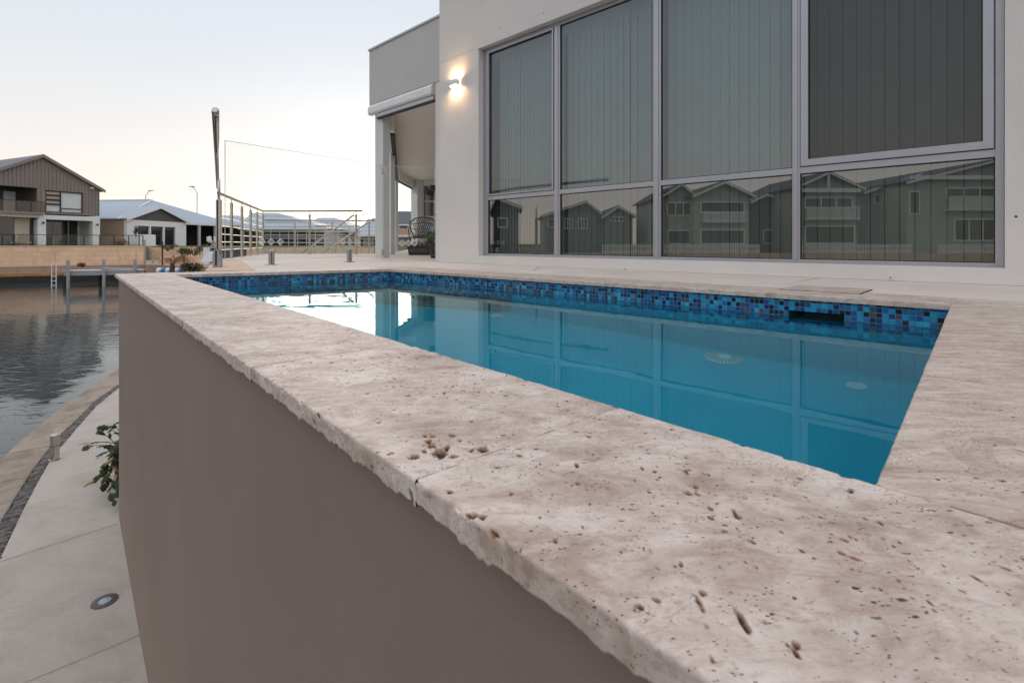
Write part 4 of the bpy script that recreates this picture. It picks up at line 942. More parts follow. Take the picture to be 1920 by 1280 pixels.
# potted plant beyond the wall corner
q = G(243, 903, PATH_Z); pl = empty('potted_plant', q, 'trailing lobed leaf plant in a terracotta pot by the wall corner on the path', 'potted plant')
MB().lathe(q, [(0,0),(.10,0),(.135,.24),(.145,.24),(.145,.275),(.125,.275),(.12,.24),(0,.235)], 28, cap=False).build('pot', M('terracotta', (.42,.20,.13), .85, .12, 12, .3, 60), pl, smooth=False)
rg = random.Random(12); stems = MB(); LV = [MB(), MB(), MB()]
def leaf(mb, p, dr, up, s, rg):
    dr = dr.normalized(); sd = dr.cross(up).normalized(); up = sd.cross(dr)
    out = [(0,0),(.18,.30),(.30,.22),(.45,.42),(.60,.24),(.78,.26),(1.0,0)]
    ctr = []; nL = []; nR = []
    for t, w in out:
        dz = -0.32*t*t
        c_ = p + dr*s*t + up*s*dz; ctr.append(c_); nL.append(c_ + sd*s*w - up*s*w*.35 + up*s*.05); nR.append(c_ - sd*s*w - up*s*w*.35 + up*s*.05)
    for i in range(len(out)-1):
        mb.quad(ctr[i], ctr[i+1], nL[i+1], nL[i]); mb.quad(ctr[i], nR[i], nR[i+1], ctr[i+1])
targets = [V(156,838,4.75), V(170,830,4.85), V(188,812,4.9), V(200,800,5.0), V(214,795,5.0), V(196,850,4.7), V(212,850,4.75), V(186,882,4.6), V(200,890,4.6), V(178,900,4.5), V(196,905,4.5), V(206,925,4.45), V(214,938,4.4), V(218,900,4.6), V(216,870,4.7), V(222,830,4.9)]
top = q + Vector((0,0,.26))
for i, t in enumerate(targets):
    b = top + Vector((rg.uniform(-.05,.05), rg.uniform(-.05,.05), 0)); mid = b*.5 + t*.5 + Vector((0,0,.10 if t.z > top.z-.15 else .16))
    pts = [b*(1-k)**2 + mid*2*k*(1-k) + t*k*k for k in [j/9 for j in range(10)]]
    stems.tube(pts, [.005-.0003*j for j in range(10)], 5)
    for j in range(3, 10):
        for _ in range(1 if j > 6 or j % 2 else 0):
            d = (pts[j]-pts[j-1]).normalized() + Vector((rg.gauss(0,.8), rg.gauss(0,.8), rg.gauss(-.2,.5)))
            leaf(LV[rg.choice([0,0,0,0,1,1,2])] , pts[j], d, Vector((rg.gauss(0,.4), rg.gauss(-.3,.4), 1)), rg.uniform(.055,.105), rg)
stems.build('stems', M('brown_stem', (.10,.06,.03), .8), pl)
for mb, nm, c1, c2 in ((LV[0],'dark',(.010,.026,.006),(.028,.055,.012)), (LV[1],'mid',(.022,.045,.008),(.045,.08,.014)), (LV[2],'yellowing',(.10,.10,.015),(.18,.15,.03))):
    m = leafmat('plant_leaf_'+nm, c1, c2); m.node_tree.nodes['Principled BSDF'].inputs['Roughness'].default_value = .5; m.node_tree.nodes['Principled BSDF'].inputs['Specular IOR Level'].default_value = .25; mb.build('leaves', m, pl, fixn=False)

# ------------------------------------------------------------------ far houses
MT['clad'] = M('taupe_metal_cladding', (.245,.205,.185), .5, .06, 1.5, .05)
MT['roof_dark'] = M('charcoal_roof', (.10,.105,.125), .5, .08, 1.0, .05)
MT['roof_blue'] = M('blue_grey_metal_roof', (.33,.385,.46), .42, .05, .6, .05)
MT['roof_slate'] = M('slate_roof', (.05,.055,.07), .6, .12, 1.5, .3, 6, .05)
MT['beige'] = M('beige_render', (.50,.44,.37), .85, .05)
MT['brickwall'] = M('tan_brick_wall', (.36,.27,.20), .9, .08, 2, .1)
MT['dark_frame'] = M('dark_window_frame', (.03,.025,.025), .5, .1)
MT['blindwhite'] = M('white_roller_blind', (.62,.65,.66), .7, .03)
MT['smoke'] = glassmat('smoked_balcony_glass', (.55,.42,.33), 1.7)
MT['tile_brown'] = M('brown_tile_roof', (.22,.11,.07), .8, .3, 2.5)
MT['dark_gable'] = M('charcoal_gable', (.085,.08,.082), .7, .08)
MT['grey_blue_wall'] = M('grey_weatherboard', (.27,.28,.28), .7, .08)
MT['green_wall'] = M('pale_green_weatherboard', (.43,.46,.39), .7, .05)
MT['slate_wall'] = M('slate_blue_wall', (.07,.08,.10), .7, .08)
MT['picket'] = M('white_pickets', (.90,.92,.85), .6, .03)

g1r = V(186,HY,44.0); h1 = Fr((g1r.x,g1r.y), (-.4016,-.9158), (-.9158,.4016))
H1 = empty('house', (g1r.x,g1r.y,0), 'two storey house with taupe ribbed metal gable and white ground floor across the canal', 'house', None)
ua, W1 = h1.U(78), 2*h1.U(78); zr = h1.Z(78,293); ze = h1.Z(186,355)
zq = lambda px, py: h1.Z(px, py)
z_mid = 0.5*(h1.Z(120,401)+h1.Z(180,406)); z_bt = h1.Z(60,352)
wu0, wu1, wz0, wz1 = h1.U(156), h1.U(85), h1.Z(120,399), h1.Z(120,359)
bu0 = h1.U(70); bz0 = h1.Z(40,402)
mb = MB()
def rz(u): return ze + (zr-ze)*(1-abs(u-ua)/ua)
zc = max(wz1, z_bt)
mb.poly(h1, [(0,zc),(W1,zc),(W1,ze) if ze > zc else (W1,zc+.01),(ua,zr),(0,ze if ze > zc else zc+.01)], 0, .2)
mb.box(h1,0,wu0,0,.2,z_mid,zc).box(h1,wu1,bu0,0,.2,z_mid,zc).box(h1,wu0,wu1,0,.2,z_mid,wz0).box(h1,wu0,wu1,0,.2,wz1,zc) if zc > wz1+.01 else mb.box(h1,0,wu0,0,.2,z_mid,zc).box(h1,wu1,bu0,0,.2,z_mid,zc).box(h1,wu0,wu1,0,.2,z_mid,wz0)
mb.box(h1,0,.2,.2,12,z_mid,ze).box(h1,W1-.2,W1,2.5,12,-.2,ze).box(h1,.2,W1-.2,11.8,12,-.2,ze)
k = 0.0
while k < W1:
    zb_ = z_mid
    top_ = rz(k)-.12
    if wu0-.05 < k < wu1: mb.box(h1,k,k+.05,-.05,-.001,z_mid+.02,wz0-.02); zb_ = wz1+.02
    elif k > bu0: zb_ = zc+.02
    if top_ > zb_: mb.box(h1,k,k+.05,-.05,-.001,zb_,top_)
    k += .25
mb.build('cladding', MT['clad'], H1)
mb = MB(); ov = .25
for s in (-1,1):
    e_u = ua + s*(ua+.35); e_z = ze - .35*(zr-ze)/ua
    mb.hexa([h1.P(ua,-ov,zr),h1.P(e_u,-ov,e_z),h1.P(e_u,12.2,e_z),h1.P(ua,12.2,zr),h1.P(ua,-ov,zr+.14),h1.P(e_u,-ov,e_z+.14),h1.P(e_u,12.2,e_z+.14),h1.P(ua,12.2,zr+.14)])
mb.build('roof', MT['roof_dark'], H1)
mb = MB()
for s in (-1,1):
    e_u = ua + s*(ua+.35); e_z = ze - .35*(zr-ze)/ua
    mb.hexa([h1.P(ua,-ov-.04,zr-.1),h1.P(e_u,-ov-.04,e_z-.1),h1.P(e_u,-ov-.002,e_z-.1),h1.P(ua,-ov-.002,zr-.1),h1.P(ua,-ov-.04,zr+.16),h1.P(e_u,-ov-.04,e_z+.16),h1.P(e_u,-ov-.002,e_z+.16),h1.P(ua,-ov-.002,zr+.16)])
mb.build('bargeboard', MT['clad'], H1)
# upstairs window with three louvred lights and a white blind
wd = MB(); um_ = h1.U(114.5); wd.box(h1,wu0,wu1,.05,.12,wz1-.09,wz1).box(h1,wu0,wu1,.05,.12,wz0,wz0+.07).box(h1,wu0,wu0+.08,.05,.12,wz0+.07,wz1-.09).box(h1,wu1-.08,wu1,.05,.12,wz0+.07,wz1-.09).box(h1,um_-.04,um_+.04,.05,.12,wz0+.07,wz1-.09)
zl = h1.Z(100,383); wd.box(h1,wu0+.08,um_-.04,.051,.11,zl-.3-.03,zl-.3+.03)
for t in (0,.33,.66): wd.box(h1,um_+.04,wu1-.08,.045,.115,zl+(wz1-zl)*t-.07,zl+(wz1-zl)*t+.07)
wfr = wd.build('upstairs_window', MT['dark_frame'], H1)
MB().box(h1,wu0,um_-.04,.13,.17,wz0,wz1).build('roller_blind', MT['blindwhite'], wfr).location = (0,0,0)
MB().box(h1,um_+.04,wu1,.13,.17,wz0,zl).build('curtain', MT['blindwhite'], wfr).location = (0,0,0)
MB().box(h1,um_+.04,wu1,.13,.17,zl,wz1).build('shade', MT['beige'], wfr).location = (0,0,0)
# balcony recess
mb = MB(); mb.box(h1,bu0+.001,W1-.2,2.3,2.45,z_mid+.01,ze+1.2).box(h1,bu0-.12,bu0-.001,.21,2.3,z_mid+.01,zc+.5).box(h1,bu0+.001,W1-.2,.2,2.3,zc+.1,zc+.2); mb.build('balcony_recess', MT['dark_gable'], H1)
a_, b_2 = h1.U(28,2.3), h1.U(6,2.3); MB().box(h1,a_,b_2,2.22,2.29,z_mid+.02,zc-.25).build('balcony_door', MT['blindwhite'], H1)
MB().box(h1,bu0-.35,W1+.05,-.35,2.3,z_mid-.1,z_mid+.08).build('balcony_slab', MT['clad'], H1)
br = MB(); zrl = h1.Z(40,377.5); gx = [h1.U(p_) for p_ in (82,55,27,0,-27,-50)]
for u in gx: br.box(h1,u-.03,u+.03,-.3,-.25,z_mid+.08,zrl)
br.box(h1,gx[0],gx[-1],-.3,-.25,zrl,zrl+.05); brr = br.build('balcony_rail', MT['dark_frame'], H1)
g_ = MB()
for i in range(len(gx)-1): g_.quad(h1.P(gx[i],-.28,z_mid+.1),h1.P(gx[i+1],-.28,z_mid+.1),h1.P(gx[i+1],-.28,zrl),h1.P(gx[i],-.28,zrl))
g_.build('balcony_glass', MT['smoke'], brr, fixn=False).location = (0,0,0)
# ground floor
zb0 = h1.Z(120,412.5); GF = .05
mb = MB(); mb.box(h1,-.03,bu0-.05,-.06,.4,zb0,z_mid-.101).box(h1,-.03,h1.U(173),-.059,.45,GF,zb0).box(h1,h1.U(85.5),h1.U(70),-.059,.6,GF,zb0).box(h1,-.02,.3,.46,12,GF,z_mid-.11)
mb.box(h1,.3,h1.U(145,2.4),2.4,2.6,GF,zb0).box(h1,h1.U(145,2.4)+.01,bu0,2.4,2.6,GF,zb0); wt = mb.build('white_wall', MT['white'], H1)
mb = MB(); mb.box(h1,bu0-.04,W1,-.2,.3,zb0+.1,z_mid-.102).box(h1,h1.U(54,.6),h1.U(26,.6),.5,.7,GF,zb0+.1); mb.build('beige_wall', MT['beige'], H1)
MB().box(h1,h1.U(145,2.4),h1.U(85,2.4),2.39,2.399,GF,zb0).build('sliding_door', MT['far_glass'], H1); MB().box(h1,h1.U(67,.6),h1.U(54.2,.6),.55,.6,GF,zb0+.09).build('narrow_window', MT['far_glass'], H1); MB().box(h1,h1.U(25.8,.6),W1,.55,.6,GF,zb0+.08).build('sliding_door', MT['far_glass'], H1)
gd = MB()
for px in (101,129): gd.box(h1,h1.U(px,2.3)-.04,h1.U(px,2.3)+.04,2.36,2.44,GF,zb0-.02)
gd.build('door_frame', MT['grey_render'], H1)
sw_ = MB(); sw_.box(h1,h1.U(170,2.3),h1.U(158,2.3),2.34,2.39,h1.Z(164,431,2.3),h1.Z(164,418,2.3)); sw_.build('small_window', MT['far_glass'], H1)
for px, py in ((79,418.5),(180.5,422)):
    u, z = h1.at(px,py); MB().tube([h1.P(u,-.2,z-.05), h1.P(u,-.2,z+.12)], .07, 10).tube([h1.P(u,-.2,z+.03), h1.P(u,-.05,z+.03)], .02, 6).build('wall_light', MT['black'], H1)
u, z = h1.at(170,353); MB().box(h1,u-.09,u+.09,-.25,-.05,z-.06,z+.06).build('security_camera', MT['white'], H1)
# two lounge chairs on the lawn
for px, lab, cl in ((18,'pinkish fabric lounge chair on the far lawn, left of the other','p'), (42,'tan fabric lounge chair on the far lawn, in front of the beige wall','t')):
    c = V(px,HY,39.2); f = Fr((c.x,c.y), (1,.3), (-.3,1)); r_ = empty('lounge_chair', (c.x,c.y,GF), lab, 'chair', 'lounge chairs on the far lawn'); mt = M('chair_fabric_'+cl, (.42,.34,.32) if cl == 'p' else (.34,.28,.20), .9)
    MB().box(f,-.45,.45,-.3,.3,.32,.40).build('seat', mt, r_); mb = MB(); mb.hexa([f.P(-.45,.2,.4),f.P(.3,.2,.4),f.P(.3,.3,.4),f.P(-.45,.3,.4),f.P(-.62,.35,.95),f.P(.2,.35,.95),f.P(.2,.43,.95),f.P(-.62,.43,.95)]); mb.build('backrest', mt, r_)
    for s in (-.4,.4):
        for w_ in (-.25,.25): MB().tube([f.P(s,w_,.32), f.P(s*1.1,w_,0.05)], .03, 6).build('leg', MT['dark_frame'], r_)

# thin black fence on the limestone wall
zf0, zf1 = .11, bank.Z(100,441,2.9)
fz = empty('metal_fence', bank.P(0,2.9,.11), 'thin black metal and glass fence on top of the long limestone wall', 'fence')
fpx = [-18,27,62,96,127,158,187,214,241,261,268]; fu = [bank.U(x,2.9) for x in fpx]
for u in fu: MB().box(bank,u-.035,u+.035,2.87,2.93,zf0,zf1).build('post', MT['dark_frame'], fz)
MB().box(bank,fu[0],fu[-1],2.88,2.92,zf1,zf1+.05).build('top_rail', MT['dark_frame'], fz); MB().box(bank,fu[0],fu[-1],2.88,2.92,.13,.17).build('bottom_rail', MT['dark_frame'], fz)
mb = MB(); mb.quad(bank.P(fu[0],2.9,.17),bank.P(fu[-1],2.9,.17),bank.P(fu[-1],2.9,zf1),bank.P(fu[0],2.9,zf1)); mb.build('glass_infill', MT['clear'], fz, fixn=False)

# house 2: low house with white gable front
c = V(238,HY,46.0); h2 = Fr((c.x,c.y), (.1235,.9923), (-.9923,.1235))
H2 = empty('house', (c.x,c.y,0), 'single storey house with white gable front, charcoal gable triangle and blue grey roof', 'house')
G2 = h2.U(349); e2 = h2.Z(238,411.5); pk = h2.Z(297,391)
mb = MB(); a0, a1 = h2.U(256), h2.U(330.5); zw = h2.Z(290,424.5)
mb.box(h2,0,a0,0,.3,0,e2).box(h2,a1,G2,0,.3,0,e2).box(h2,a0,a1,0,.3,zw,e2); mb.build('white_wall', MT['white'], H2)
MB().box(h2,-.01,.28,.301,16,0,e2).build('brick_wall', MT['brickwall'], H2)
MB().poly(h2, [(.05,e2+.001),(G2-.05,e2+.001),(G2/2,pk)], .02, .3).build('gable', MT['dark_gable'], H2)
mb = MB()
for s in (-1,1):
    p0, p1 = (G2/2, pk), (G2/2+s*(G2/2+.25), e2-.12)
    mb.hexa([h2.P(p0[0],-.3,p0[1]),h2.P(p1[0],-.3,p1[1]),h2.P(p1[0],-.2,p1[1]),h2.P(p0[0],-.2,p0[1]),h2.P(p0[0],-.3,p0[1]+.2),h2.P(p1[0],-.3,p1[1]+.2),h2.P(p1[0],-.2,p1[1]+.2),h2.P(p0[0],-.2,p0[1]+.2)])
mb.build('bargeboard', MT['white'], H2)
mb = MB()
for s in (-1,1):
    p0, p1 = (G2/2, pk+.15), (G2/2+s*(G2/2+.25), e2+.03)
    mb.hexa([h2.P(p0[0],-.2,p0[1]),h2.P(p1[0],-.2,p1[1]),h2.P(p1[0],8,p1[1]),h2.P(p0[0],8,p0[1]),h2.P(p0[0],-.2,p0[1]+.08),h2.P(p1[0],-.2,p1[1]+.08),h2.P(p1[0],8,p1[1]+.08),h2.P(p0[0],8,p0[1]+.08)])
R2z = 4.95; e_ = e2+.02; WW = 17.0
P_ = h2.P; c00, c10, c11, c01 = P_(-.3,.6,e_), P_(WW,.6,e_), P_(WW,18,e_), P_(-.3,18,e_); r0_, r1_ = P_(7.3,4.2,R2z), P_(7.3,14,R2z)
mb.sheet([c00,c10,r0_]).sheet([c10,c11,r1_,r0_]).sheet([c11,c01,r1_]).sheet([c01,c00,r0_,r1_]); mb.build('roof', MT['roof_blue'], H2)
MB().tube([P_(7.3,4.2,R2z+.05), P_(7.3,14,R2z+.05)], .09, 6).tube([P_(7.3,4.2,R2z+.05), P_(-.3,.6,e_+.05)], .07, 6).build('ridge_cap', MT['white'], H2)
MB().box(h2,G2+.01,WW,.3,.5,e2-.18,e2+.02).build('fascia', MT['white'], H2)
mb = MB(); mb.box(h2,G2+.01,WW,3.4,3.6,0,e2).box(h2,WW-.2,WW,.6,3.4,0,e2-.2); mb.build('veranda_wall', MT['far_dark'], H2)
mb = MB(); mb.box(h2,a0,a1,.15,.2,.1,zw); wn2 = mb.build('window', MT['far_glass'], H2)
mb = MB()
for px in (256.5,281.5,307.5,330): u = h2.U(px); mb.box(h2,u-.09,u+.09,-.01,.14,.1,zw)
mb.box(h2,a0+.09,a1-.09,-.01,.14,0,.099); mb.build('window_frame', MT['white'], wn2).location = (0,0,0)
for u in (G2+2.4,G2+4.9,WW-.1): MB().box(h2,u-.12,u+.12,.35,.55,0,e2-.181).build('veranda_post', MT['grey_render'], H2)
MB().box(h2,G2+1.2,G2+2.0,2.2,2.6,1.3,2.0).build('shade_blind', MT['grey_render'], H2)
zz = h2.Z(262,440); MB().box(h2,h2.U(238),h2.U(269),-1.3,-1.1,.05,zz).build('low_wall', MT['white'], H2)
# garden chairs in front of the veranda
for px, lab in ((399,'white folding garden chair on the far veranda, left one'), (412,'white folding garden chair on the far veranda, right one')):
    c = V(px,HY,48); f = Fr((c.x,c.y), (1,0), (0,1)); r_ = empty('garden_chair', (c.x,c.y,0), lab, 'chair', 'white chairs on the far veranda')
    MB().box(f,-.3,.3,-.3,.3,.38,.44).build('seat', MT['white'], r_); MB().hexa([f.P(-.3,.2,.44),f.P(-.2,.2,.44),f.P(-.2,.28,.44),f.P(-.3,.28,.44),f.P(-.5,.2,1.0),f.P(-.4,.2,1.0),f.P(-.4,.28,1.0),f.P(-.5,.28,1.0)]).box(f,-.42,-.3,-.28,.28,.5,.95).build('backrest', MT['white'], r_)
    for s in (-1,1): MB().tube([f.P(s*.28,0,.42), f.P(-s*.28,0,0)], .035, 6).build('leg', MT['white'], r_)

def hiphouse(label, x0, x1, Y, ey, ry, rx0, rx1, wall, roof, depth=9, base=462, wins=(), frame='white', slant=0.08, z0=-.1, mir=None):
    """low house described by where its eave corners and ridge stand"""
    c = V(x0,HY,Y); f = Fr((c.x,c.y), (1,slant), (-slant,1), mir); W = f.U(x1); ez = f.Z(.5*(x0+x1), ey); 
    r_ = empty('house', f.P(0,0,0), label, 'house')
    MB().box(f,.3,W-.3,.4,depth,z0,ez).build('wall', MT[wall], r_)
    rz_ = EYE-(ry-HY)/FPX*(Y+depth/2); a, b = f.U(rx0,depth/2), f.U(rx1,depth/2)
    p = [f.P(-.2,-.2,ez),f.P(W+.2,-.2,ez),f.P(W+.2,depth+.3,ez),f.P(-.2,depth+.3,ez)]; q0, q1 = f.P(a,depth/2,rz_), f.P(b,depth/2,rz_)
    mb = MB(); mb.sheet([p[0],p[1],q1,q0]).sheet([p[1],p[2],q1]).sheet([p[2],p[3],q0,q1]).sheet([p[3],p[0],q0]); mb.build('roof', MT[roof], r_)
    MB().box(f,-.2,W+.2,-.24,-.2,ez-.16,ez+.02).build('fascia', MT['white'], r_)
    for (wx0, wx1, wy0, wy1) in wins:
        u0_, u1_, z1_, z0_ = f.U(wx0,.3), f.U(wx1,.3), f.Z(.5*(wx0+wx1),wy0,.3), f.Z(.5*(wx0+wx1),wy1,.3)
        w = MB().box(f,u0_,u1_,.33,.38,z0_,z1_).build('window', MT['far_glass'], r_)
        e = .05; m_ = MB(); m_.box(f,u0_-e,u0_,.28,.38,z0_-e,z1_+e).box(f,u1_,u1_+e,.28,.38,z0_-e,z1_+e).box(f,u0_,u1_,.28,.38,z1_,z1_+e).box(f,u0_,u1_,.28,.38,z0_-e,z0_)
        n = max(1, int(round((u1_-u0_)/1.0)))
        for k in range(1, n): x = u0_+(u1_-u0_)*k/n; m_.box(f,x-.03,x+.03,.28,.329,z0_,z1_)
        if z1_-z0_ > 1.2: m_.box(f,u0_,u1_,.279,.327,.5*(z0_+z1_)+.3,.5*(z0_+z1_)+.36)
        m_.build('window_frame', MT[frame], w).location = (0,0,0)
    return r_, f
hiphouse('long low blue roofed house with a wide band of gridded windows behind the balustrade', 452, 614, 58, 428, 399, 470, 520, 'grey_render', 'roof_blue', depth=14, wins=((491,608,431,462),(458,486,434,461)), slant=.05)
hiphouse('low house with a blue grey hip roof seen between the steel rails', 566, 672, 66, 432, 408, 596, 628, 'green_wall', 'roof_blue', depth=12, wins=((576,604,437,458),(614,640,437,458),(648,664,437,458)), slant=.02)
hiphouse('pale grey low house with dark narrow windows right of the stair rails', 672, 742, 60, 441, 410, 690, 712, 'grey_blue_wall', 'roof_blue', depth=12, wins=((676,682,444,461),(700,706,444,461),(714,722,444,461)), slant=.0)
hiphouse('distant house with a dark slate hip roof seen through the alcove opening', 732, 792, 74, 421, 396, 748, 775, 'white', 'roof_slate', depth=12, wins=((750,764,422,430),(738,746,422,430)), slant=.0)
hiphouse('small pavilion with a brown tiled roof in front of the slate roofed house', 738, 792, 44, 441, 428, 742, 760, 'grey_blue_wall', 'tile_brown', depth=5, wins=(), slant=.0)
hiphouse('low blue roofed house right of the white gable house, with roof panels', 395, 470, 66, 424, 404, 412, 446, 'beige', 'roof_blue', depth=12, wins=((405,430,430,455),), slant=.1)

# street lamps
for px, yb, yt, Y, lab, sg in ((273,385,358,90,'short curved street lamp above the white gable house',1), (369.5,405,352,78,'tall curved street lamp between the far roofs',-1)):
    b, t = V(px,yb,Y), V(px,yt+9,Y); r_ = empty('street_lamp', (b.x,b.y,0), lab, 'street lamp', 'street lamps behind the far houses')
    w = 10/FPX*Y*sg; MB().tube([(b.x,b.y,0), t, t+Vector((w*.6,0,.7)), t+Vector((w,0,.95))], .07, 8).build('pole', MT['grey_render'], r_)
    MB().box(Fr((t.x+w,t.y),(1,0),(0,1)),-.4,.4,-.15,.15,t.z+.85,t.z+1.0).build('lamp_head', MT['steel_dark'], r_)

# jetty
jY = 33.2; j0, j1 = V(104,HY,jY), V(272,HY,jY+1.6); jf = Fr((j0.x,j0.y), (j1.x-j0.x, j1.y-j0.y)); jl = (j1-j0).length
jz1 = jf.Z(200,508); jz0 = jf.Z(200,515.5)
J = empty('jetty', (j0.x,j0.y,jz0), 'grey aluminium framed jetty on piles along the far canal wall', 'jetty')
MT['galv'] = M('galvanised_grey', (.33,.34,.36), .5, .15, 2, .1)
MB().box(jf,.5,jl,-.1,1.3,jz0,jz1).build('deck_beam', MT['galv'], J); MB().box(jf,.5,jl,-.12,1.32,jz1+.002,jz1+.06).build('planks', MT['grey_render'], J)
for px, py in ((131.5,487),(198,486.5),(256,486)):
    u = jf.U(px); MB().tube([jf.P(u,-.25,-3.3), jf.P(u,-.25,jf.Z(px,py))], .095, 12).build('pile', MT['galv'], J)
for px in (122,189,246): u = jf.U(px,.9); MB().tube([jf.P(u,.9,-3.3), jf.P(u,.9,jz0)], .12, 10).build('rear_pile', MT['tide'], J)
ld = MB()
for px in (100,108.5): u = jf.U(px); ld.tube([jf.P(u,-.2,-3.0), jf.P(u,-.2,jf.Z(px,494)), jf.P(u,.1,jf.Z(px,494)-.02)], .03, 8)
for z in (-2.5,-2.2,-1.9): ld.tube([jf.P(jf.U(100),-.2,z), jf.P(jf.U(108.5),-.2,z)], .025, 6)
ld.build('ladder', MT['white'], J)
MB().hexa([jf.P(jf.U(186),.2,jz1+.07),jf.P(jf.U(250),.2,jz1+.07),jf.P(jf.U(250),.9,jz1+.07),jf.P(jf.U(186),.9,jz1+.07),jf.P(jf.U(186),.2,jz1+.2),jf.P(jf.U(250),.2,jz1+.1),jf.P(jf.U(250),.9,jz1+.1),jf.P(jf.U(186),.9,jz1+.2)]).build('gangway_plate', MT['steel_dark'], J)

# stepped bank right of the long wall
for i, (x0, x1, y0, y1, Y, lab, nm) in enumerate(((273,384,463.5,480,44,'weathered low garden wall of pinkish limestone beyond the palm','a'), (300,386,480,493,36,'lower limestone block wall behind the dry palm','b'), (440,700,464.5,478,40,'long low limestone wall seen through the balustrade','c'))):
    c = V(x0,HY,Y); f = Fr((c.x,c.y), (1,.12), (-.12,1)); w = f.U(x1); mb = MB(); uvbox(mb, f, 0, w, 0, .5, -3.2, f.Z(.5*(x0+x1), y0)); o = mb.build('limestone_wall', MT['limestone'], None)
    tag(o, lab, 'wall')
mb = MB(); c = V(262,HY,37.6); mb.prism([(V(273,HY,34).x,34),(V(395,HY,30).x,30),(V(460,HY,36).x,38),(V(395,HY,44).x,44),(V(273,HY,44).x,44)], -3.2, -1.15); struct('shore', mb, M('stony_shore', (.36,.24,.18), .95, .35, 1.4, .6, 5, .06))
c = V(385,HY,34); f = Fr((c.x,c.y), (1,.1), (-.1,1)); r_ = empty('slat_fence', (c.x,c.y,-.5), 'dark grey vertical board fence with a white end pillar behind the steel posts', 'fence')
mb = MB(); w = f.U(462); n = 26
for k in range(n): mb.box(f,.35+k*(w-.35)/n,.35+(k+.86)*(w-.35)/n,0,.06,-1.3,-.02)
mb.build('boards', MT['dark_gable'], r_); MB().box(f,-.1,.3,-.1,.3,-1.3,.02).build('pillar', MT['white'], r_); MB().box(f,.3,w,-.05,.1,-.019,.04).build('rail', MT['grey_render'], r_)
# grey gate posts
for px, y0, y1, Y, lab in ((271.5,451,480,39,'tall thin grey post at the end of the long limestone wall'), (286.5,476,497,36,'short grey post beside the dry palm'), (304.5,455,505,33,'thin rusty post among the palm fronds'), (345,481,500,31,'short black post right of the palm fronds')):
    a, b = V(px,y1,Y), V(px,y0,Y); mb = MB(); mb.tube([a+Vector((0,0,-.6)), b], .07 if Y > 35 else .05, 10).lathe(b, [(.08,0),(.08,.04),(.02,.07)], 10)
    o = mb.build('mooring_post', MT['galv'] if Y > 35 else MT['dark_frame'], None); tag(o, lab, 'post', 'posts on the far bank')
# inflatable float
fl_ = V(320,508.5,31); r_ = empty('float', fl_, 'row of blue and white floats lying at the far water edge', 'float'); rg = random.Random(3)
MT['blue'] = M('blue_vinyl', (.02,.16,.42), .4)
for k in range(6):
    c = V(299+k*8.6, 508, 31); MB().tube([c+Vector((-.14,0,0)), c+Vector((-.09,0,0)), c+Vector((.09,0,0)), c+Vector((.14,0,0))], [.08,.20,.20,.08], 12).build('float_cell', MT['blue'] if k % 2 else MT['white'], r_, smooth=True)
# dry palm
c = V(322,503,30); r_ = empty('palm', c, 'dead palm with rusty drooping fronds on the far bank', 'palm'); rg = random.Random(8)
MB().tube([c+Vector((0,0,-.6)), c+Vector((.05,0,.35))], [.16,.12], 10).build('trunk', M('palm_trunk', (.10,.06,.04), .9, .3, 12), r_)
mb = MB(); MT['dry'] = M('dry_frond', (.30,.13,.05), .8, .4, 5)
for k in range(15):
    an = rg.uniform(-.4, 3.5); ln = rg.uniform(.7,1.3); hx, hy = math.cos(an), .5*math.sin(an); prev = None; pts = []
    for j in range(9):
        t = j/8; pts.append(c + Vector((hx*ln*t, hy*ln*t, .35+.75*math.sin(t*2.3)*ln*.55-.25*t*t)))
    mb.tube(pts, .012, 4)
    for j in range(1, 9):
        for s in (-1,1):
            p_ = pts[j]; d_ = Vector((hy*s*.6+rg.uniform(-.1,.1), -hx*s*.6, -rg.uniform(.25,.6)))*.55; mb.quad(p_, p_+Vector((.03,0,.01)), p_+d_, p_+d_*.98+Vector((.008,0,0)))
mb.build('fronds', MT['dry'], r_, fixn=False)
# bushes
def bush(px, py, Y, rx, rz_, n, s, mat, lab, seed, nm='bush'):
    c = V(px, py, Y); r_ = empty(nm, c-Vector((0,0,rz_)), lab, 'bush'); mb = MB(); rg = random.Random(seed)
    for k in range(7): leafclump(mb, c+Vector((rg.uniform(-.7,.7)*rx, rg.uniform(-.4,.4)*rx, rg.uniform(-.6,.5)*rz_)), (rx*.42,rx*.4,rz_*.5), n//7, s, seed*10+k)
    mb.build('foliage', MT[mat], r_, fixn=False)
    mb = MB(); [mb.tube([c-Vector((0,0,rz_*1.4)), c+Vector((rg.uniform(-.6,.6)*rx, rg.uniform(-.3,.3)*rx, rg.uniform(.1,.8)*rz_))], .02, 4) for _ in range(9)]; mb.build('branches', MT['tide'], r_)
bush(360, 500, 13.5, .36, .15, 900, .035, 'leaf2', 'yellow green dry bush just beyond the far corner of the coping', 3)
bush(363, 468, 40, 1.2, .55, 700, .09, 'leaf', 'dark green shrub in front of the far veranda', 4)
bush(314, 463, 42, .8, .25, 300, .08, 'leaf2', 'straggly small shrub under the white framed window', 5)
bush(222, 455, 44, .9, .5, 400, .10, 'tile_brown', 'dark red leaved shrub in front of the tan brick wall', 6)
bush(155, 496, 37.4, .45, .15, 200, .06, 'leaf2', 'small green weed clump at the foot of the long limestone wall', 7)
bush(255, 431, 44.5, .25, .5, 200, .07, 'leaf', 'small climbing plant at the left edge of the white gable front', 9)
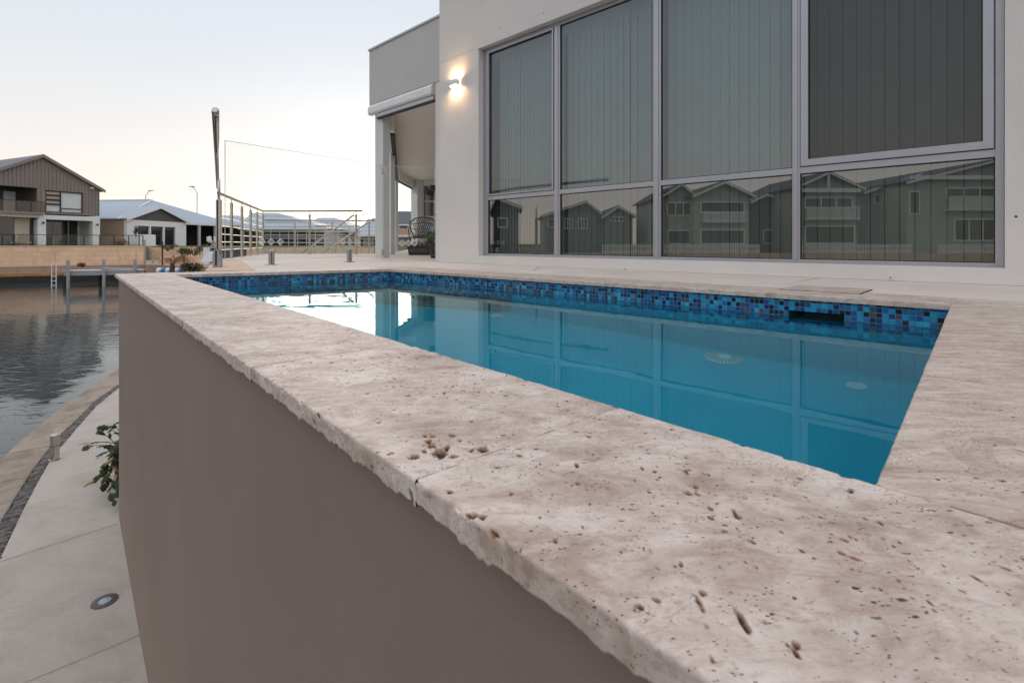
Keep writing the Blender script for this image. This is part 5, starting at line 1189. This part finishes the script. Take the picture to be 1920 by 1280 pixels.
mb = MB(); c = V(382,497,14.5); f = Fr((c.x,c.y),(1,0),(0,1)); mb.hexa([f.P(-.12,0,-.28),f.P(.3,0,-.25),f.P(.3,.03,-.25),f.P(-.12,.03,-.28),f.P(.06,.1,.03),f.P(.3,.1,.05),f.P(.3,.13,.05),f.P(.06,.13,.03)])
tag(mb.build('board', MT['white'], None), 'pale slanted board leaning beside the bush at the deck end', 'board')

# ------------------------------------------------------------------ the other bank, behind the viewer (seen mirrored in the windows)
mn = Vector((HV[0], HV[1])).normalized(); md = mn.dot(Vector((hw.P(0,RV+.022,0).x, hw.P(0,RV+.022,0).y)))
def mir(q):
    k = 2*(mn.x*q.x + mn.y*q.y - md); return Vector((q.x-k*mn.x, q.y-k*mn.y, q.z))
def vfr(px, Y, sl=0.0): c = V(px,HY,Y); return Fr((c.x,c.y), (1,sl), (-sl,1), mir)
bf = vfr(700, 44, 0.0)
mb = MB(); uvbox(mb, bf, -12, 70, 0, 1, -3.2, bf.Z(1300,475)); o = mb.build('limestone_wall', MT['limestone'], None); tag(o, 'long limestone canal wall under the white pickets, mirrored in the windows', 'wall')
mb = MB(); mb.box(bf,-20,90,1.0,80,-3.2,-.62); struct('near_land', mb, M('lawn_behind', (.12,.14,.06), .95, .3, .8))
for a, b, lab in ((1130,1425,'white picket fence mirrored in the second and third lower windows'), (1505,1712,'white picket fence mirrored in the left part of the last lower window'), (1762,1960,'white picket fence mirrored at the right end of the last lower window')):
    z0, z1 = bf.Z(1300,474.8), bf.Z(1300,457.5); r_ = empty('picket_fence', bf.P(bf.U(a),.2,z0), lab, 'picket fence', 'white picket fences mirrored in the windows'); mb = MB(); u = bf.U(a)
    while u < bf.U(b): mb.box(bf,u,u+.10,.18,.21,z0,z1); u += .21
    mb.build('pickets', MT['picket'], r_); MB().box(bf,bf.U(a),bf.U(b),.215,.25,z0+.12,z0+.2).box(bf,bf.U(a),bf.U(b),.215,.25,z1-.22,z1-.14).build('rails', MT['picket'], r_)
def gable_house(label, x0, x1, Y, ey, ax, ay, wall, roof, wins=(), rails=(), beamy=None, depth=10, sl=0.0, trim='picket', side=None):
    f = vfr(x0, Y, sl); W = f.U(x1); ez = f.Z(x0, ey); au = f.U(ax); az = f.Z(ax, ay)
    r_ = empty('house', f.P(0,0,-.6), label, 'house')
    MB().poly(f, [(0,-.7),(W,-.7),(W,ez),(au,az),(0,ez)], 0, depth).build('wall', MT[wall], r_)
    mb = MB()
    for e_u in (-.4, W+.4):
        e_z = ez - .4*(az-ez)/max(.5, abs(au-(0 if e_u < 0 else W)))
        mb.hexa([f.P(au,-.5,az),f.P(e_u,-.5,e_z),f.P(e_u,depth+.3,e_z),f.P(au,depth+.3,az),f.P(au,-.5,az+.16),f.P(e_u,-.5,e_z+.16),f.P(e_u,depth+.3,e_z+.16),f.P(au,depth+.3,az+.16)])
    mb.build('roof', MT[roof], r_)
    mb = MB()
    for e_u in (-.4, W+.4):
        e_z = ez - .4*(az-ez)/max(.5, abs(au-(0 if e_u < 0 else W)))
        mb.hexa([f.P(au,-.56,az-.12),f.P(e_u,-.56,e_z-.12),f.P(e_u,-.51,e_z-.12),f.P(au,-.51,az-.12),f.P(au,-.56,az+.1),f.P(e_u,-.56,e_z+.1),f.P(e_u,-.51,e_z+.1),f.P(au,-.51,az+.1)])
    mb.build('bargeboard', MT[trim], r_)
    if beamy:
        z = f.Z(ax, beamy); MB().box(f,.05,W-.05,-.52,-.35,z-.18,z+.18).box(f,au-.12,au+.12,-.5,-.36,z+.181,az-.15).build('gable_truss', MT[trim], r_)
    for wx0, wx1, wy0, wy1, kd in wins:
        u0_, u1_, z1_, z0_ = f.U(wx0), f.U(wx1), f.Z(wx0,wy0), f.Z(wx0,wy1); w = MB().box(f,u0_,u1_,-.03,-.002,z0_,z1_).build('window', MT['slate_wall'] if kd == 'd' else MT['far_glass'], r_)
        e = .1; m_ = MB(); m_.box(f,u0_-e,u0_,-.08,-.001,z0_-e,z1_+e).box(f,u1_,u1_+e,-.08,-.001,z0_-e,z1_+e).box(f,u0_,u1_,-.08,-.001,z1_,z1_+e).box(f,u0_,u1_,-.08,-.001,z0_-e,z0_)
        if kd == 'm':
            for k in (1,2): x = u0_+(u1_-u0_)*k/3; m_.box(f,x-.05,x+.05,-.07,-.031,z0_,z1_)
        m_.build('window_frame', MT[trim], w).location = (0,0,0)
    for wx0, wx1, wy0, wy1 in rails:
        u0_, u1_, z1_, z0_ = f.U(wx0), f.U(wx1), f.Z(wx0,wy0), f.Z(wx0,wy1); mb = MB(); mb.box(f,u0_,u1_,-.65,-.57,z1_-.07,z1_).box(f,u0_,u1_,-.65,-.57,z0_,z0_+.09)
        u = u0_
        while u < u1_: mb.box(f,u,u+.06,-.64,-.58,z0_+.091,z1_-.071); u += .16
        mb.box(f,u0_,u1_,-.56,-.001,z0_-.1,z0_-.002); mb.build('balcony_rail', MT[trim], r_)
    return r_, f
gable_house('dark gabled house mirrored at the left end of the lower windows', 925, 972, 46, 388, 930, 372, 'slate_wall', 'roof_slate', wins=((935,950,410,425,'g'),), depth=8)
gable_house('low hip and gable house with a slate roof mirrored in the second lower window', 1022, 1130, 56, 404, 1098, 379, 'grey_blue_wall', 'roof_slate', wins=((1028,1040,412,425,'g'),(1060,1072,411,428,'m'),(1085,1100,411,428,'m')), depth=10)
gable_house('small plain gabled wing mirrored right of the slate roofed house', 1134, 1186, 54, 404, 1158, 388, 'grey_blue_wall', 'roof_slate', wins=((1146,1168,408,414,'m'),), depth=8)
gable_house('pale green weatherboard house with white barge boards, mirrored in the third window', 1303, 1405, 47, 366, 1355, 343, 'green_wall', 'roof_slate', wins=((1315,1394,380,397,'d'),(1315,1394,432,456,'d')), rails=((1315,1394,399,416),))
gable_house('plain left wing of the pale green house with a bright upstairs window', 1241, 1302, 48.5, 368, 1275, 347, 'green_wall', 'roof_slate', wins=((1252,1296,381,403,'m'),(1253,1292,433,456,'d')))
gable_house('dark narrow house squeezed between two pale houses in the window mirror', 1410, 1478, 50, 377, 1432, 366, 'slate_wall', 'roof_slate', wins=((1432,1460,432,455,'g'),))
gable_house('gabled house with a white truss and balcony mirrored left in the last window', 1490, 1608, 46, 352, 1548, 325, 'green_wall', 'roof_slate', wins=((1510,1596,372,388,'m'),(1510,1600,425,455,'g')), rails=((1507,1604,389,411),), beamy=358)
gable_house('grey house between the two balcony houses in the last window mirror', 1622, 1700, 50, 360, 1722, 326, 'grey_blue_wall', 'roof_slate', wins=((1640,1672,366,380,'m'),(1664,1690,422,431,'g')))
gable_house('large gabled house with truss and balcony mirrored at the right end of the windows', 1700, 1960, 46.5, 342, 1872, 300, 'green_wall', 'roof_slate', wins=((1706,1722,360,400,'g'),(1775,1868,354,372,'m'),(1790,1868,412,450,'m')), rails=((1770,1872,369,394),), beamy=334)

for r_ in ROOTS:
    if '_w' in r_: del r_['_w']
